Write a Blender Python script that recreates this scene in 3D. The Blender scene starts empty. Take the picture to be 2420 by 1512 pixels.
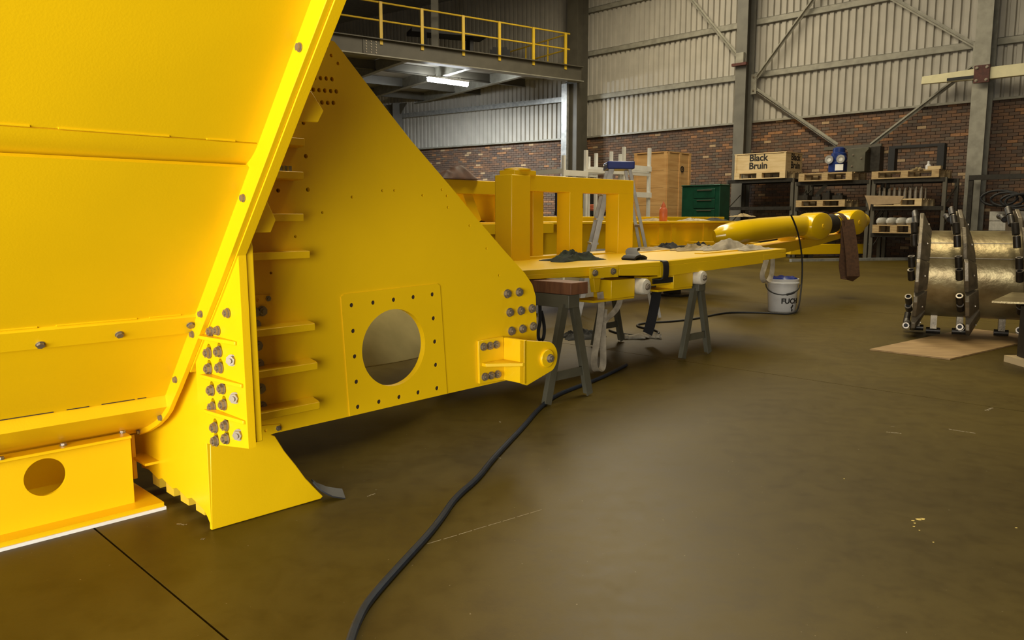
import bpy, bmesh, math, random
from math import sin, cos, tan, atan, pi, radians, sqrt
from mathutils import Vector, Matrix, noise
from mathutils.geometry import tessellate_polygon

random.seed(7)
SC = bpy.context.scene
COL = SC.collection

# ------------------------------------------------------------------ camera, world, big lights, exposure
IMW, IMH, FPX, HORY, CAMZ = 2420, 1512, 1850.0, 515.0, 1.12
PITCH = atan((756 - HORY) / FPX)
cam_d = bpy.data.cameras.new('camera'); cam = bpy.data.objects.new('camera', cam_d); COL.objects.link(cam)
cam_d.sensor_width = 36.0; cam_d.lens = 36.0 * FPX / IMW; cam_d.clip_end = 200; cam_d.clip_start = 0.02
cam.location = (0, 0, CAMZ); cam.rotation_euler = (pi / 2 - PITCH, 0, 0)
SC.camera = cam
SC.view_settings.view_transform = 'Standard'; SC.view_settings.look = 'None'
SC.view_settings.gamma = 1; SC.view_settings.use_curve_mapping = False
SC.view_settings.exposure = 0.62

world = bpy.data.worlds.new('world'); SC.world = world; world.use_nodes = True
world.node_tree.nodes['Background'].inputs[0].default_value = (0.95, 0.92, 0.85, 1)
world.node_tree.nodes['Background'].inputs[1].default_value = 0.6

# the machine, the hall and the floor joints all share one pair of axes: U (along the machine) and V (across it)
AZ = radians(45)
U = Vector((sin(AZ), cos(AZ), 0)); V = Vector((-cos(AZ), sin(AZ), 0)); Z = Vector((0, 0, 1))
CAMP = Vector((0, 0, CAMZ))
def ray(x, y):
    dx = (x - 1210) / FPX; dy = (756 - y) / FPX
    return Vector((dx, cos(PITCH) + sin(PITCH) * dy, -sin(PITCH) + cos(PITCH) * dy))
def onfloor(x, y, z=0.0):
    r = ray(x, y); return CAMP + r * ((z - CAMZ) / r.z)
A0 = onfloor(500, 1255)
def G(u, v, z): return A0 + U * u + V * v + Z * z
def uvz(p):
    d = p - A0; return (d.dot(U), d.dot(V), p.z)
def onv(x, y, v):
    r = ray(x, y); return CAMP + r * ((A0 + V * v - CAMP).dot(V) / r.dot(V))
def onu(x, y, u):
    r = ray(x, y); return CAMP + r * ((A0 + U * u - CAMP).dot(U) / r.dot(U))
def uz(x, y, v): a = uvz(onv(x, y, v)); return (a[0], a[2])
def vz(x, y, u): a = uvz(onu(x, y, u)); return (a[1], a[2])
def depth(x, y, d):
    r = ray(x, y); return CAMP + r * (d / r.y)

ROT = Matrix.Rotation(pi / 2 - AZ, 4, 'Z')            # local x -> U, local y -> V
def frame(p, ex, ey, ez):
    m = Matrix.Identity(4)
    for i, e in enumerate((ex, ey, ez)):
        m.col[i][:3] = e
    m.col[3][:3] = p
    return m

def area(name, loc, target, sx, sy, power, color):
    l = bpy.data.lights.new(name, 'AREA'); l.shape = 'RECTANGLE'; l.size = sx; l.size_y = sy
    l.energy = power; l.color = color
    o = bpy.data.objects.new(name, l); COL.objects.link(o); o.location = loc
    o.rotation_euler = (Vector(target) - Vector(loc)).to_track_quat('-Z', 'Y').to_euler()
    return o
# daylight through the big roller door behind the camera, and through the roof lights
area('door_daylight', G(-4.55, -2.9, 1.15), G(0, -1.1, 0.9), 5.6, 2.1, 370, (1.0, 0.97, 0.90))
area('skylight_daylight', G(8.0, 2.0, 9.7), G(8.0, 2.0, 0), 1.6, 12.0, 640, (1.0, 0.89, 0.64))
area('skylight_daylight', G(15.0, 9.5, 9.7), G(15.0, 9.5, 0), 1.6, 10.0, 640, (1.0, 0.87, 0.62))

# ------------------------------------------------------------------ materials
def mat(name, col, rough=0.5, metal=0.0, var=0.12, scale=6.0, bump=0.0, bscale=60.0, coat=0.0, col2=None, spec=0.5, stretch=None, emit=None):
    m = bpy.data.materials.new(name); m.use_nodes = True
    nt = m.node_tree; b = nt.nodes['Principled BSDF']
    b.inputs['Roughness'].default_value = rough; b.inputs['Metallic'].default_value = metal
    b.inputs['Specular IOR Level'].default_value = spec
    b.inputs['Coat Weight'].default_value = coat; b.inputs['Coat Roughness'].default_value = 0.15
    tc = nt.nodes.new('ShaderNodeTexCoord')
    src = tc.outputs['Object']
    if stretch:
        mp = nt.nodes.new('ShaderNodeMapping'); mp.inputs['Scale'].default_value = stretch
        nt.links.new(src, mp.inputs['Vector']); src = mp.outputs[0]
    n = nt.nodes.new('ShaderNodeTexNoise'); n.inputs['Scale'].default_value = scale; n.inputs['Detail'].default_value = 6
    nt.links.new(src, n.inputs['Vector'])
    r = nt.nodes.new('ShaderNodeValToRGB')
    c2 = col2 if col2 else tuple(c * (1 - 2 * var) for c in col)
    r.color_ramp.elements[0].color = (*c2, 1); r.color_ramp.elements[1].color = (*col, 1)
    r.color_ramp.elements[0].position = 0.32; r.color_ramp.elements[1].position = 0.62
    nt.links.new(n.outputs['Fac'], r.inputs['Fac']); nt.links.new(r.outputs[0], b.inputs['Base Color'])
    if bump:
        n2 = nt.nodes.new('ShaderNodeTexNoise'); n2.inputs['Scale'].default_value = bscale; n2.inputs['Detail'].default_value = 4
        nt.links.new(src, n2.inputs['Vector'])
        bp = nt.nodes.new('ShaderNodeBump'); bp.inputs['Strength'].default_value = bump; bp.inputs['Distance'].default_value = 0.01
        nt.links.new(n2.outputs['Fac'], bp.inputs['Height']); nt.links.new(bp.outputs[0], b.inputs['Normal'])
    if emit:
        b.inputs['Emission Color'].default_value = (*emit[:3], 1); b.inputs['Emission Strength'].default_value = emit[3]
    return m

M = {}
M['yellow'] = mat('yellow_paint', (0.87, 0.545, 0.002), 0.38, var=0.025, scale=2.5, bump=0.04, bscale=160, coat=0.12)
M['yellow_gloss'] = mat('yellow_gloss_paint', (0.87, 0.555, 0.002), 0.2, var=0.02, scale=2.5, bump=0.02, bscale=60, coat=0.4)
M['pale_yellow'] = mat('pale_yellow_paint', (0.80, 0.74, 0.46), 0.45, var=0.06, scale=5)
M['shell_yellow'] = mat('brightened_yellow_shell', (0.88, 0.72, 0.30), 0.25, var=0.12, scale=4, coat=0.3)  # paler than the frame yellow, so the shell looks lit from above
M['rail_yellow'] = mat('rail_yellow_paint', (0.75, 0.50, 0.03), 0.45, var=0.06, scale=5)
M['steel'] = mat('zinc_plated_steel', (0.36, 0.31, 0.24), 0.4, 0.7, var=0.2, scale=40)
M['dark_steel'] = mat('dark_steel', (0.045, 0.04, 0.032), 0.45, 0.4, var=0.2, scale=14, bump=0.1)
M['black'] = mat('black_rubber', (0.012, 0.012, 0.013), 0.6, var=0.15)
M['hole_shade'] = mat('dark_hole_shade', (0.03, 0.016, 0.01), 0.8, var=0.1)  # near-black colour stands in for the shade inside holes and slits
M['grey_paint'] = mat('grey_green_paint', (0.105, 0.098, 0.065), 0.5, var=0.12, scale=8)
M['beam_grey'] = mat('dark_grey_steel_paint', (0.10, 0.09, 0.066), 0.55, var=0.1, scale=3)
M['col_grey'] = mat('column_grey_paint', (0.16, 0.152, 0.125), 0.5, var=0.1, scale=3)
M['galv'] = mat('galvanised_steel', (0.42, 0.42, 0.40), 0.42, 0.35, var=0.16, scale=9, col2=(0.27, 0.28, 0.27))
M['galv_dull'] = mat('dull_galvanised_steel', (0.33, 0.315, 0.255), 0.5, 0.15, var=0.14, scale=5)
M['alu'] = mat('aluminium', (0.62, 0.61, 0.57), 0.38, 0.6, var=0.1, scale=12)
M['clad'] = mat('cladding_sheet_grey', (0.47, 0.44, 0.375), 0.5, 0.1, var=0.08, scale=1.4)
M['mortar'] = mat('mortar', (0.14, 0.115, 0.09), 0.9, var=0.15, scale=10)
M['white_paint'] = mat('white_paint', (0.86, 0.86, 0.82), 0.4, var=0.05)
M['white_plastic'] = mat('white_plastic', (0.72, 0.71, 0.68), 0.35, var=0.05, scale=8)
M['nylon'] = mat('cream_nylon', (0.70, 0.64, 0.50), 0.4, var=0.1, scale=20)
M['blue'] = mat('blue_plastic', (0.015, 0.035, 0.22), 0.4, var=0.15)
M['blue_paint'] = mat('blue_paint', (0.015, 0.04, 0.20), 0.35, var=0.2, scale=14)
M['green'] = mat('dark_green_paint', (0.006, 0.06, 0.032), 0.4, var=0.15)
M['hose'] = mat('blue_black_hose', (0.012, 0.022, 0.045), 0.42, var=0.2, scale=30)
M['wood'] = mat('pine_board', (0.66, 0.40, 0.16), 0.6, col2=(0.50, 0.27, 0.09), scale=1.2, stretch=(1, 1, 9), bump=0.05)
M['wood_pale'] = mat('pale_plywood', (0.68, 0.52, 0.28), 0.6, col2=(0.58, 0.42, 0.20), scale=3, stretch=(1, 1, 6))
M['pallet'] = mat('pallet_wood', (0.50, 0.36, 0.17), 0.7, col2=(0.34, 0.22, 0.10), scale=6, stretch=(1, 1, 5))
M['ply'] = mat('worn_plywood', (0.36, 0.23, 0.09), 0.6, col2=(0.24, 0.14, 0.05), scale=4, stretch=(1, 6, 1))
M['timber'] = mat('red_brown_timber', (0.20, 0.08, 0.03), 0.65, col2=(0.11, 0.04, 0.016), scale=5, stretch=(1, 7, 1))
M['brown_strap'] = mat('brown_webbing', (0.10, 0.045, 0.018), 0.75, var=0.2, scale=30, bump=0.2, bscale=200)
M['leather'] = mat('brown_leather', (0.085, 0.028, 0.009), 0.7, var=0.25, scale=12)
M['sling'] = mat('dirty_white_webbing', (0.40, 0.34, 0.24), 0.8, var=0.22, scale=15, bump=0.2, bscale=150)
M['rag_green'] = mat('dark_green_cloth', (0.022, 0.032, 0.014), 0.9, var=0.3, scale=25, col2=(0.006, 0.008, 0.005))
M['rag_dark'] = mat('black_cloth', (0.018, 0.017, 0.014), 0.9, var=0.3, scale=25)
M['rag_tan'] = mat('tan_cloth', (0.36, 0.27, 0.13), 0.9, var=0.25, scale=12)
M['glove'] = mat('cream_cotton', (0.50, 0.44, 0.32), 0.9, var=0.2, scale=20)
M['card'] = mat('brown_cardboard', (0.42, 0.30, 0.17), 0.8, var=0.12, scale=6)
M['ink'] = mat('black_print', (0.02, 0.016, 0.012), 0.7, var=0.1)
M['orange'] = mat('pink_orange_plastic', (0.62, 0.16, 0.07), 0.35, var=0.1)
M['rust'] = mat('red_oxide_steel', (0.10, 0.025, 0.015), 0.6, var=0.2, scale=14)
M['drum'] = mat('worn_drum_steel', (0.30, 0.24, 0.115), 0.33, 0.6, col2=(0.17, 0.12, 0.05), scale=5, bump=0.25, bscale=26)
M['holder'] = mat('pick_holder_steel', (0.21, 0.17, 0.11), 0.42, 0.45, var=0.22, scale=14, bump=0.15)
M['pick'] = mat('dark_pick_steel', (0.035, 0.028, 0.02), 0.42, 0.5, var=0.2, scale=20)
M['bag'] = mat('white_sack', (0.52, 0.50, 0.44), 0.75, var=0.12, scale=9)
M['tube_light'] = mat('fluorescent_tube', (0.9, 0.95, 1.0), 0.3, emit=(0.92, 0.97, 1.0, 60.0))
M['skylight'] = mat('roof_light_sheet', (0.8, 0.8, 0.75), 0.6, emit=(1.0, 0.9, 0.72, 1.0))
M['roof'] = mat('roof_sheet', (0.30, 0.29, 0.26), 0.6, var=0.08)
M['wall_plain'] = mat('plain_wall', (0.30, 0.26, 0.20), 0.85, var=0.1)
M['paint_spot'] = mat('yellow_paint_drip', (0.80, 0.60, 0.16), 0.4, var=0.1)
M['scratch'] = mat('pale_scratch', (0.34, 0.27, 0.15), 0.6, var=0.2, scale=60)

# concrete floor: worn olive-brown sealed concrete
def floor_material():
    m = bpy.data.materials.new('sealed_concrete'); m.use_nodes = True
    nt = m.node_tree; b = nt.nodes['Principled BSDF']; b.inputs['Specular IOR Level'].default_value = 0.16
    tc = nt.nodes.new('ShaderNodeTexCoord')
    n1 = nt.nodes.new('ShaderNodeTexNoise'); n1.inputs['Scale'].default_value = 0.55; n1.inputs['Detail'].default_value = 7; n1.inputs['Roughness'].default_value = 0.6
    n2 = nt.nodes.new('ShaderNodeTexNoise'); n2.inputs['Scale'].default_value = 9; n2.inputs['Detail'].default_value = 8; n2.inputs['Roughness'].default_value = 0.7
    n3 = nt.nodes.new('ShaderNodeTexNoise'); n3.inputs['Scale'].default_value = 70; n3.inputs['Detail'].default_value = 3
    for n in (n1, n2, n3): nt.links.new(tc.outputs['Object'], n.inputs['Vector'])
    r1 = nt.nodes.new('ShaderNodeValToRGB')
    r1.color_ramp.elements[0].color = (0.066, 0.044, 0.005, 1); r1.color_ramp.elements[0].position = 0.34
    r1.color_ramp.elements[1].color = (0.102, 0.071, 0.010, 1); r1.color_ramp.elements[1].position = 0.66
    nt.links.new(n1.outputs['Fac'], r1.inputs['Fac'])
    r2 = nt.nodes.new('ShaderNodeValToRGB')
    r2.color_ramp.elements[0].color = (0.70, 0.66, 0.60, 1); r2.color_ramp.elements[0].position = 0.30
    r2.color_ramp.elements[1].color = (1.0, 1.0, 1.0, 1); r2.color_ramp.elements[1].position = 0.55
    nt.links.new(n2.outputs['Fac'], r2.inputs['Fac'])
    mx = nt.nodes.new('ShaderNodeMixRGB'); mx.blend_type = 'MULTIPLY'; mx.inputs[0].default_value = 0.8
    nt.links.new(r1.outputs[0], mx.inputs[1]); nt.links.new(r2.outputs[0], mx.inputs[2])
    # fine pale specks and chips
    r3 = nt.nodes.new('ShaderNodeValToRGB')
    r3.color_ramp.elements[0].color = (0, 0, 0, 1); r3.color_ramp.elements[0].position = 0.735
    r3.color_ramp.elements[1].color = (1, 1, 1, 1); r3.color_ramp.elements[1].position = 0.77
    nt.links.new(n3.outputs['Fac'], r3.inputs['Fac'])
    mx2 = nt.nodes.new('ShaderNodeMixRGB'); mx2.inputs[2].default_value = (0.34, 0.28, 0.17, 1)
    nt.links.new(r3.outputs[0], mx2.inputs[0]); nt.links.new(mx.outputs[0], mx2.inputs[1])
    nt.links.new(mx2.outputs[0], b.inputs['Base Color'])
    mr = nt.nodes.new('ShaderNodeMapRange'); mr.inputs['To Min'].default_value = 0.36; mr.inputs['To Max'].default_value = 0.56
    nt.links.new(n2.outputs['Fac'], mr.inputs['Value']); nt.links.new(mr.outputs[0], b.inputs['Roughness'])
    bp = nt.nodes.new('ShaderNodeBump'); bp.inputs['Strength'].default_value = 0.06; bp.inputs['Distance'].default_value = 0.01
    nt.links.new(n2.outputs['Fac'], bp.inputs['Height']); nt.links.new(bp.outputs[0], b.inputs['Normal'])
    return m
M['floor'] = floor_material()

def brick_material():
    m = bpy.data.materials.new('clay_brick'); m.use_nodes = True
    nt = m.node_tree; b = nt.nodes['Principled BSDF']; b.inputs['Roughness'].default_value = 0.85
    oi = nt.nodes.new('ShaderNodeObjectInfo'); ge = nt.nodes.new('ShaderNodeNewGeometry')
    ad = nt.nodes.new('ShaderNodeMath'); ad.operation = 'ADD'
    nt.links.new(oi.outputs['Random'], ad.inputs[0]); nt.links.new(ge.outputs['Random Per Island'], ad.inputs[1])
    fr = nt.nodes.new('ShaderNodeMath'); fr.operation = 'FRACT'; nt.links.new(ad.outputs[0], fr.inputs[0])
    r = nt.nodes.new('ShaderNodeValToRGB'); cr = r.color_ramp; cr.interpolation = 'CONSTANT'
    cols = [(0.0, (0.165, 0.105, 0.07)), (0.30, (0.20, 0.115, 0.07)), (0.52, (0.135, 0.095, 0.07)), (0.68, (0.24, 0.13, 0.07)),
            (0.84, (0.18, 0.135, 0.095)), (0.92, (0.40, 0.20, 0.09)), (0.975, (0.52, 0.36, 0.20))]
    cr.elements[0].position = 0; cr.elements[0].color = (*cols[0][1], 1)
    cr.elements[1].position = cols[1][0]; cr.elements[1].color = (*cols[1][1], 1)
    for p, c in cols[2:]:
        e = cr.elements.new(p); e.color = (*c, 1)
    nt.links.new(fr.outputs[0], r.inputs['Fac'])
    tc = nt.nodes.new('ShaderNodeTexCoord'); n = nt.nodes.new('ShaderNodeTexNoise'); n.inputs['Scale'].default_value = 22
    nt.links.new(tc.outputs['Object'], n.inputs['Vector'])
    mx = nt.nodes.new('ShaderNodeMixRGB'); mx.blend_type = 'MULTIPLY'; mx.inputs[0].default_value = 0.5
    nt.links.new(r.outputs[0], mx.inputs[1]); nt.links.new(n.outputs['Fac'], mx.inputs[2])
    nt.links.new(mx.outputs[0], b.inputs['Base Color'])
    return m
M['brick'] = brick_material()

# ------------------------------------------------------------------ mesh builder
WM = {}                                               # world matrix of each object we make
class MB:
    def __init__(s): s.v = []; s.f = []
    def add(s, vs, fs):
        o = len(s.v); s.v += [Vector(p) for p in vs]; s.f += [tuple(i + o for i in f) for f in fs]; return s
    def box(s, c, size, m=None):
        sx, sy, sz = (d / 2 for d in size)
        vs = [Vector((x, y, z)) for x in (-sx, sx) for y in (-sy, sy) for z in (-sz, sz)]
        if m is not None: vs = [m @ p for p in vs]
        c = Vector(c)
        return s.add([c + p for p in vs], [(0, 1, 3, 2), (4, 6, 7, 5), (0, 4, 5, 1), (2, 3, 7, 6), (0, 2, 6, 4), (1, 5, 7, 3)])
    def gbox(s, u0, u1, v0, v1, z0, z1):               # box in hall axes
        vs = [G(u, v, z) for u in (u0, u1) for v in (v0, v1) for z in (z0, z1)]
        return s.add(vs, [(0, 1, 3, 2), (4, 6, 7, 5), (0, 4, 5, 1), (2, 3, 7, 6), (0, 2, 6, 4), (1, 5, 7, 3)])
    def prism(s, pts, ext, holes=()):                  # planar outline (+ holes) pushed along ext
        loops = [[Vector(p) for p in pts]] + [[Vector(p) for p in h] for h in holes]
        n = sum(len(l) for l in loops); ext = Vector(ext)
        allv = [p for l in loops for p in l]
        if len(loops) == 1:
            fs = [tuple(range(n))]
        else:
            fs = [tuple(t) for t in tessellate_polygon(loops)]
        faces = [f for f in fs] + [tuple(i + n for i in reversed(f)) for f in fs]
        o = 0
        for l in loops:
            k = len(l)
            for i in range(k):
                a, b = o + i, o + (i + 1) % k; faces.append((a, b, b + n, a + n))
            o += k
        return s.add(allv + [p + ext for p in allv], faces)
    def bar(s, p0, p1, w, h, up=(0, 0, 1)):            # rectangular bar between two points
        p0, p1 = Vector(p0), Vector(p1); d = (p1 - p0).normalized(); up = Vector(up)
        sd = d.cross(up)
        if sd.length < 1e-4: sd = d.cross(Vector((1, 0, 0)))
        sd.normalize(); t = sd.cross(d).normalized()
        q = [sd * (a * w / 2) + t * (b * h / 2) for a, b in ((-1, -1), (1, -1), (1, 1), (-1, 1))]
        return s.add([p0 + x for x in q] + [p1 + x for x in q], [(0, 3, 2, 1), (4, 5, 6, 7), (0, 1, 5, 4), (1, 2, 6, 5), (2, 3, 7, 6), (3, 0, 4, 7)])
    def tube(s, pts, r, n=10, caps=True):
        pts = [Vector(p) for p in pts]; rs = r if isinstance(r, (list, tuple)) else [r] * len(pts)
        o = len(s.v); prev = None
        for i, p in enumerate(pts):
            a = pts[max(i - 1, 0)]; b = pts[min(i + 1, len(pts) - 1)]; d = (b - a).normalized()
            if prev is None:
                x = d.cross(Z);  x = x if x.length > 1e-3 else d.cross(Vector((1, 0, 0)))
            else:
                x = prev - d * prev.dot(d)
            x.normalize(); prev = x; y = d.cross(x)
            for k in range(n):
                t = 2 * pi * k / n; s.v.append(p + (x * cos(t) + y * sin(t)) * rs[i])
        for i in range(len(pts) - 1):
            for k in range(n):
                a = o + i * n + k; b = o + i * n + (k + 1) % n; s.f.append((a, b, b + n, a + n))
        if caps:
            s.f.append(tuple(o + k for k in reversed(range(n)))); e = o + (len(pts) - 1) * n
            s.f.append(tuple(e + k for k in range(n)))
        return s
    def cyl(s, p0, p1, r, n=16): return s.tube([p0, p1], r, n)
    def ring(s, p0, p1, r0, r1, n=20):                 # hollow cylinder
        p0, p1 = Vector(p0), Vector(p1); d = (p1 - p0).normalized()
        x = d.cross(Z); x = x if x.length > 1e-3 else d.cross(Vector((1, 0, 0))); x.normalize(); y = d.cross(x)
        o = len(s.v)
        for p, r in ((p0, r1), (p1, r1), (p1, r0), (p0, r0)):
            for k in range(n):
                t = 2 * pi * k / n; s.v.append(p + (x * cos(t) + y * sin(t)) * r)
        for j in range(4):
            for k in range(n):
                a = o + j * n + k; b = o + j * n + (k + 1) % n; c = o + ((j + 1) % 4) * n
                s.f.append((a, b, c + (k + 1) % n, c + k))
        return s
    def lathe(s, base, axis, prof, n=24):              # prof: (radius, height) along axis
        axis = Vector(axis).normalized(); base = Vector(base)
        x = axis.cross(Z); x = x if x.length > 1e-3 else Vector((1, 0, 0)); x.normalize(); y = axis.cross(x)
        o = len(s.v)
        for r, h in prof:
            for k in range(n):
                t = 2 * pi * k / n; s.v.append(base + axis * h + (x * cos(t) + y * sin(t)) * max(r, 1e-4))
        for j in range(len(prof) - 1):
            for k in range(n):
                a = o + j * n + k; b = o + j * n + (k + 1) % n; s.f.append((a, b, b + n, a + n))
        s.f.append(tuple(o + k for k in reversed(range(n)))); e = o + (len(prof) - 1) * n
        s.f.append(tuple(e + k for k in range(n)))
        return s
    def ribbon(s, pts, wdir, w, th):                   # flat strap along a path
        pts = [Vector(p) for p in pts]; o = len(s.v); n = len(pts)
        for i, p in enumerate(pts):
            a = pts[max(i - 1, 0)]; b = pts[min(i + 1, n - 1)]; d = (b - a).normalized()
            wd = Vector(wdir(i) if callable(wdir) else wdir); wd = (wd - d * wd.dot(d)).normalized(); t = d.cross(wd)
            for a_, b_ in ((-1, -1), (1, -1), (1, 1), (-1, 1)): s.v.append(p + wd * (a_ * w / 2) + t * (b_ * th / 2))
        for i in range(n - 1):
            for k in range(4):
                a = o + i * 4 + k; b = o + i * 4 + (k + 1) % 4; s.f.append((a, b, b + 4, a + 4))
        s.f.append((o + 3, o + 2, o + 1, o)); e = o + (n - 1) * 4; s.f.append((e, e + 1, e + 2, e + 3))
        return s

def mesh_of(mb, name, inv=None):
    me = bpy.data.meshes.new(name)
    vs = [inv @ p for p in mb.v] if inv is not None else mb.v
    me.from_pydata([tuple(p) for p in vs], [], mb.f)
    bm = bmesh.new(); bm.from_mesh(me); bmesh.ops.recalc_face_normals(bm, faces=bm.faces); bm.to_mesh(me); bm.free()
    return me
def shade(me, ang=35):
    me.polygons.foreach_set('use_smooth', [True] * len(me.polygons))
    me.set_sharp_from_angle(angle=radians(ang))
def build(mb, name, material, parent=None, bevel=0.0, smooth=True, label=None):
    inv = WM[parent.name].inverted() if parent else None
    me = mesh_of(mb, name, inv)
    if smooth: shade(me)
    me.materials.append(M[material])
    o = bpy.data.objects.new(name, me); COL.objects.link(o)
    if parent: o.parent = parent; WM[o.name] = WM[parent.name].copy()
    else: WM[o.name] = Matrix.Identity(4)
    if bevel:
        b = o.modifiers.new('bevel', 'BEVEL'); b.width = bevel; b.segments = 2; b.limit_method = 'ANGLE'; b.angle_limit = radians(40)
    if label: o['label'] = label
    return o
def put(me, name, mw, parent, label=None):             # shared mesh placed by world matrix
    o = bpy.data.objects.new(name, me); COL.objects.link(o); o.parent = parent
    o.matrix_local = WM[parent.name].inverted() @ mw if parent else mw
    WM[o.name] = mw.copy()
    if label: o['label'] = label
    return o
def tag(o, label, cat, group=None):
    o['label'] = label; o['category'] = cat
    if group: o['group'] = group
    return o
def thing(name, label, cat, loc=(0, 0, 0), rotz=0.0, group=None):
    o = bpy.data.objects.new(name, None); COL.objects.link(o); o.empty_display_size = 0.1
    o.location = loc; o.rotation_euler = (0, 0, rotz)
    WM[o.name] = Matrix.Translation(Vector(loc)) @ Matrix.Rotation(rotz, 4, 'Z')
    return tag(o, label, cat, group)
def single(mb, name, material, label, cat, loc, group=None, **k):
    """a thing that is one mesh, with its origin at its base"""
    loc = Vector(loc); mb.v = [p - loc for p in mb.v]
    o = build(mb, name, material, None, **k); o.location = loc; WM[o.name] = Matrix.Translation(loc)
    return tag(o, label, cat, group)
def struct(mb, name, material, parent=None, **k):
    o = build(mb, name, material, parent, **k); o['kind'] = 'structure'; return o
def circ(c, ex, ey, r, n=24, ry=None):
    return [c + ex * (cos(2 * pi * k / n) * r) + ey * (sin(2 * pi * k / n) * (ry or r)) for k in range(n)]

# shared bolt: unit radius, axis +z
def bolt_mesh(name='bolt', stud=True):
    b = MB(); b.cyl((0, 0, 0), (0, 0, 0.22), 1.18, 18)
    b.v += [Vector((cos(pi / 3 * k), sin(pi / 3 * k), h)) * 1.0 for h in (0.0, 1.0) for k in range(0)]
    hexp = [Vector((cos(pi / 3 * k), sin(pi / 3 * k), 0.22)) for k in range(6)]
    b.prism(hexp, (0, 0, 0.62))
    if stud: b.cyl((0, 0, 0.84), (0, 0, 1.15), 0.5, 12)
    me = mesh_of(b, name); shade(me); me.materials.append(M['steel']); return me
BOLT = bolt_mesh(); SCREW = bolt_mesh('bolt', False)
def bolt(p, axis, r, parent, me=None, spin=None):
    axis = Vector(axis).normalized(); x = axis.orthogonal().normalized(); y = axis.cross(x)
    mw = frame(p, x, y, axis) @ Matrix.Rotation(random.random() * 1.0 if spin is None else spin, 4, 'Z') @ Matrix.Scale(r, 4)
    return put(me or BOLT, 'bolt', mw, parent)

def text_mesh(body, size, depth_, mname, bold=0.0):
    cu = bpy.data.curves.new('print', 'FONT'); cu.body = body; cu.size = size; cu.extrude = depth_; cu.offset = bold
    cu.align_x = 'CENTER'; cu.align_y = 'CENTER'; cu.space_line = 0.85; cu.resolution_u = 3
    ob = bpy.data.objects.new('print', cu); COL.objects.link(ob)
    me = bpy.data.meshes.new_from_object(ob.evaluated_get(bpy.context.evaluated_depsgraph_get()))
    bpy.data.objects.remove(ob); bpy.data.curves.remove(cu)
    me.materials.clear(); me.materials.append(M[mname]); return me

# ------------------------------------------------------------------ the hall
UW = 22.0                                              # rear wall
ZB = 4.1                                               # top of the brickwork
ZR = 10.0                                              # roof
fl = struct(MB().gbox(-9, 24, -11, 32, -0.12, -0.02), 'floor', 'mortar', smooth=False)
joints = [-9, -4.7, -0.29, 4.12, 8.53, 12.94, 17.35, 24]
for a, b in zip(joints[:-1], joints[1:]):
    g = 0.004
    build(MB().gbox(a + g, b - g, -11, 32, -0.02, 0.0), 'floor_slab', 'floor', fl, smooth=False)
# drips, chips and scratches on the concrete
pd = MB()
for (x, y, r) in [(2172, 1227, 0.011), (2180, 1226, 0.010), (2158, 1230, 0.006), (2162, 1236, 0.004), (2160, 1244, 0.004), (2173, 1253, 0.003), (2206, 1281, 0.003), (1995, 1131, 0.003), (2402, 1247, 0.004)]:
    c = onfloor(x, y); pd.prism([c + Vector((cos(t) * r * (1 + 0.3 * sin(3 * t)), sin(t) * r * 0.8, 0)) for t in [2 * pi * k / 10 for k in range(10)]], (0, 0, 0.0008))
build(pd, 'paint_drips', 'paint_spot', fl)['kind'] = 'stuff'
sp = MB()
for (x0, y0, x1, y1, w) in [(1010, 1285, 1285, 1203, 0.0022), (2095, 1021, 2130, 1024, 0.006), (2105, 1008, 2115, 1007, 0.005), (2242, 1014, 2306, 1024, 0.005), (868, 1173, 888, 1166, 0.004), (1173, 1078, 1184, 1084, 0.005), (2330, 970, 2345, 964, 0.01), (1180, 996, 1184, 998, 0.006), (420, 1237, 440, 1240, 0.006), (476, 1273, 484, 1273, 0.006)]:
    a, b = onfloor(x0, y0), onfloor(x1, y1); a.z = b.z = 0.0006
    k = 8
    for i in range(k):
        p, q = a.lerp(b, i / k), a.lerp(b, (i + 0.86) / k); j = Vector((random.uniform(-1, 1), random.uniform(-1, 1), 0)) * w * 0.5
        sp.bar(p + j, q + j, w, 0.001)
build(sp, 'floor_scratches', 'scratch', fl)['kind'] = 'stuff'

def brick_wall(wall, p0, d, n, length, nind, zmin_ind):
    """courses of separate bricks, proud of the mortar; p0 at floor, d along, n towards the hall"""
    L, Hb, D, pl, ph = 0.228, 0.074, 0.05, 0.24, 0.0854
    m = MB().box((0, 0, 0), (L, D, Hb)); bme = mesh_of(m, 'brick'); bme.materials.append(M['brick'])
    rest = MB(); nc = int(ZB / ph); nl = int(length / pl)
    cells = []
    for c in range(nc):
        for i in range(nl):
            s = (i + 0.5 + (0.5 if c % 2 else 0)) * pl
            if s > length: continue
            cells.append((s, (c + 0.5) * ph, random.uniform(-0.004, 0.004)))
    cells.sort(key=lambda q: (0 if q[1] > zmin_ind else 1, q[0]))
    R = frame(Vector((0, 0, 0)), d, n, Z)
    for i, (s, z, j) in enumerate(cells):
        p = p0 + d * s + Z * z + n * (D / 2 - 0.02 + j)
        if i < nind:
            put(bme, 'brick', frame(p, d, n, Z), wall)
        else:
            rest.box(p, (L, D, Hb), R.to_3x3())
    o = build(rest, 'brickwork', 'brick', wall, smooth=False); o['kind'] = 'stuff'

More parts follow.
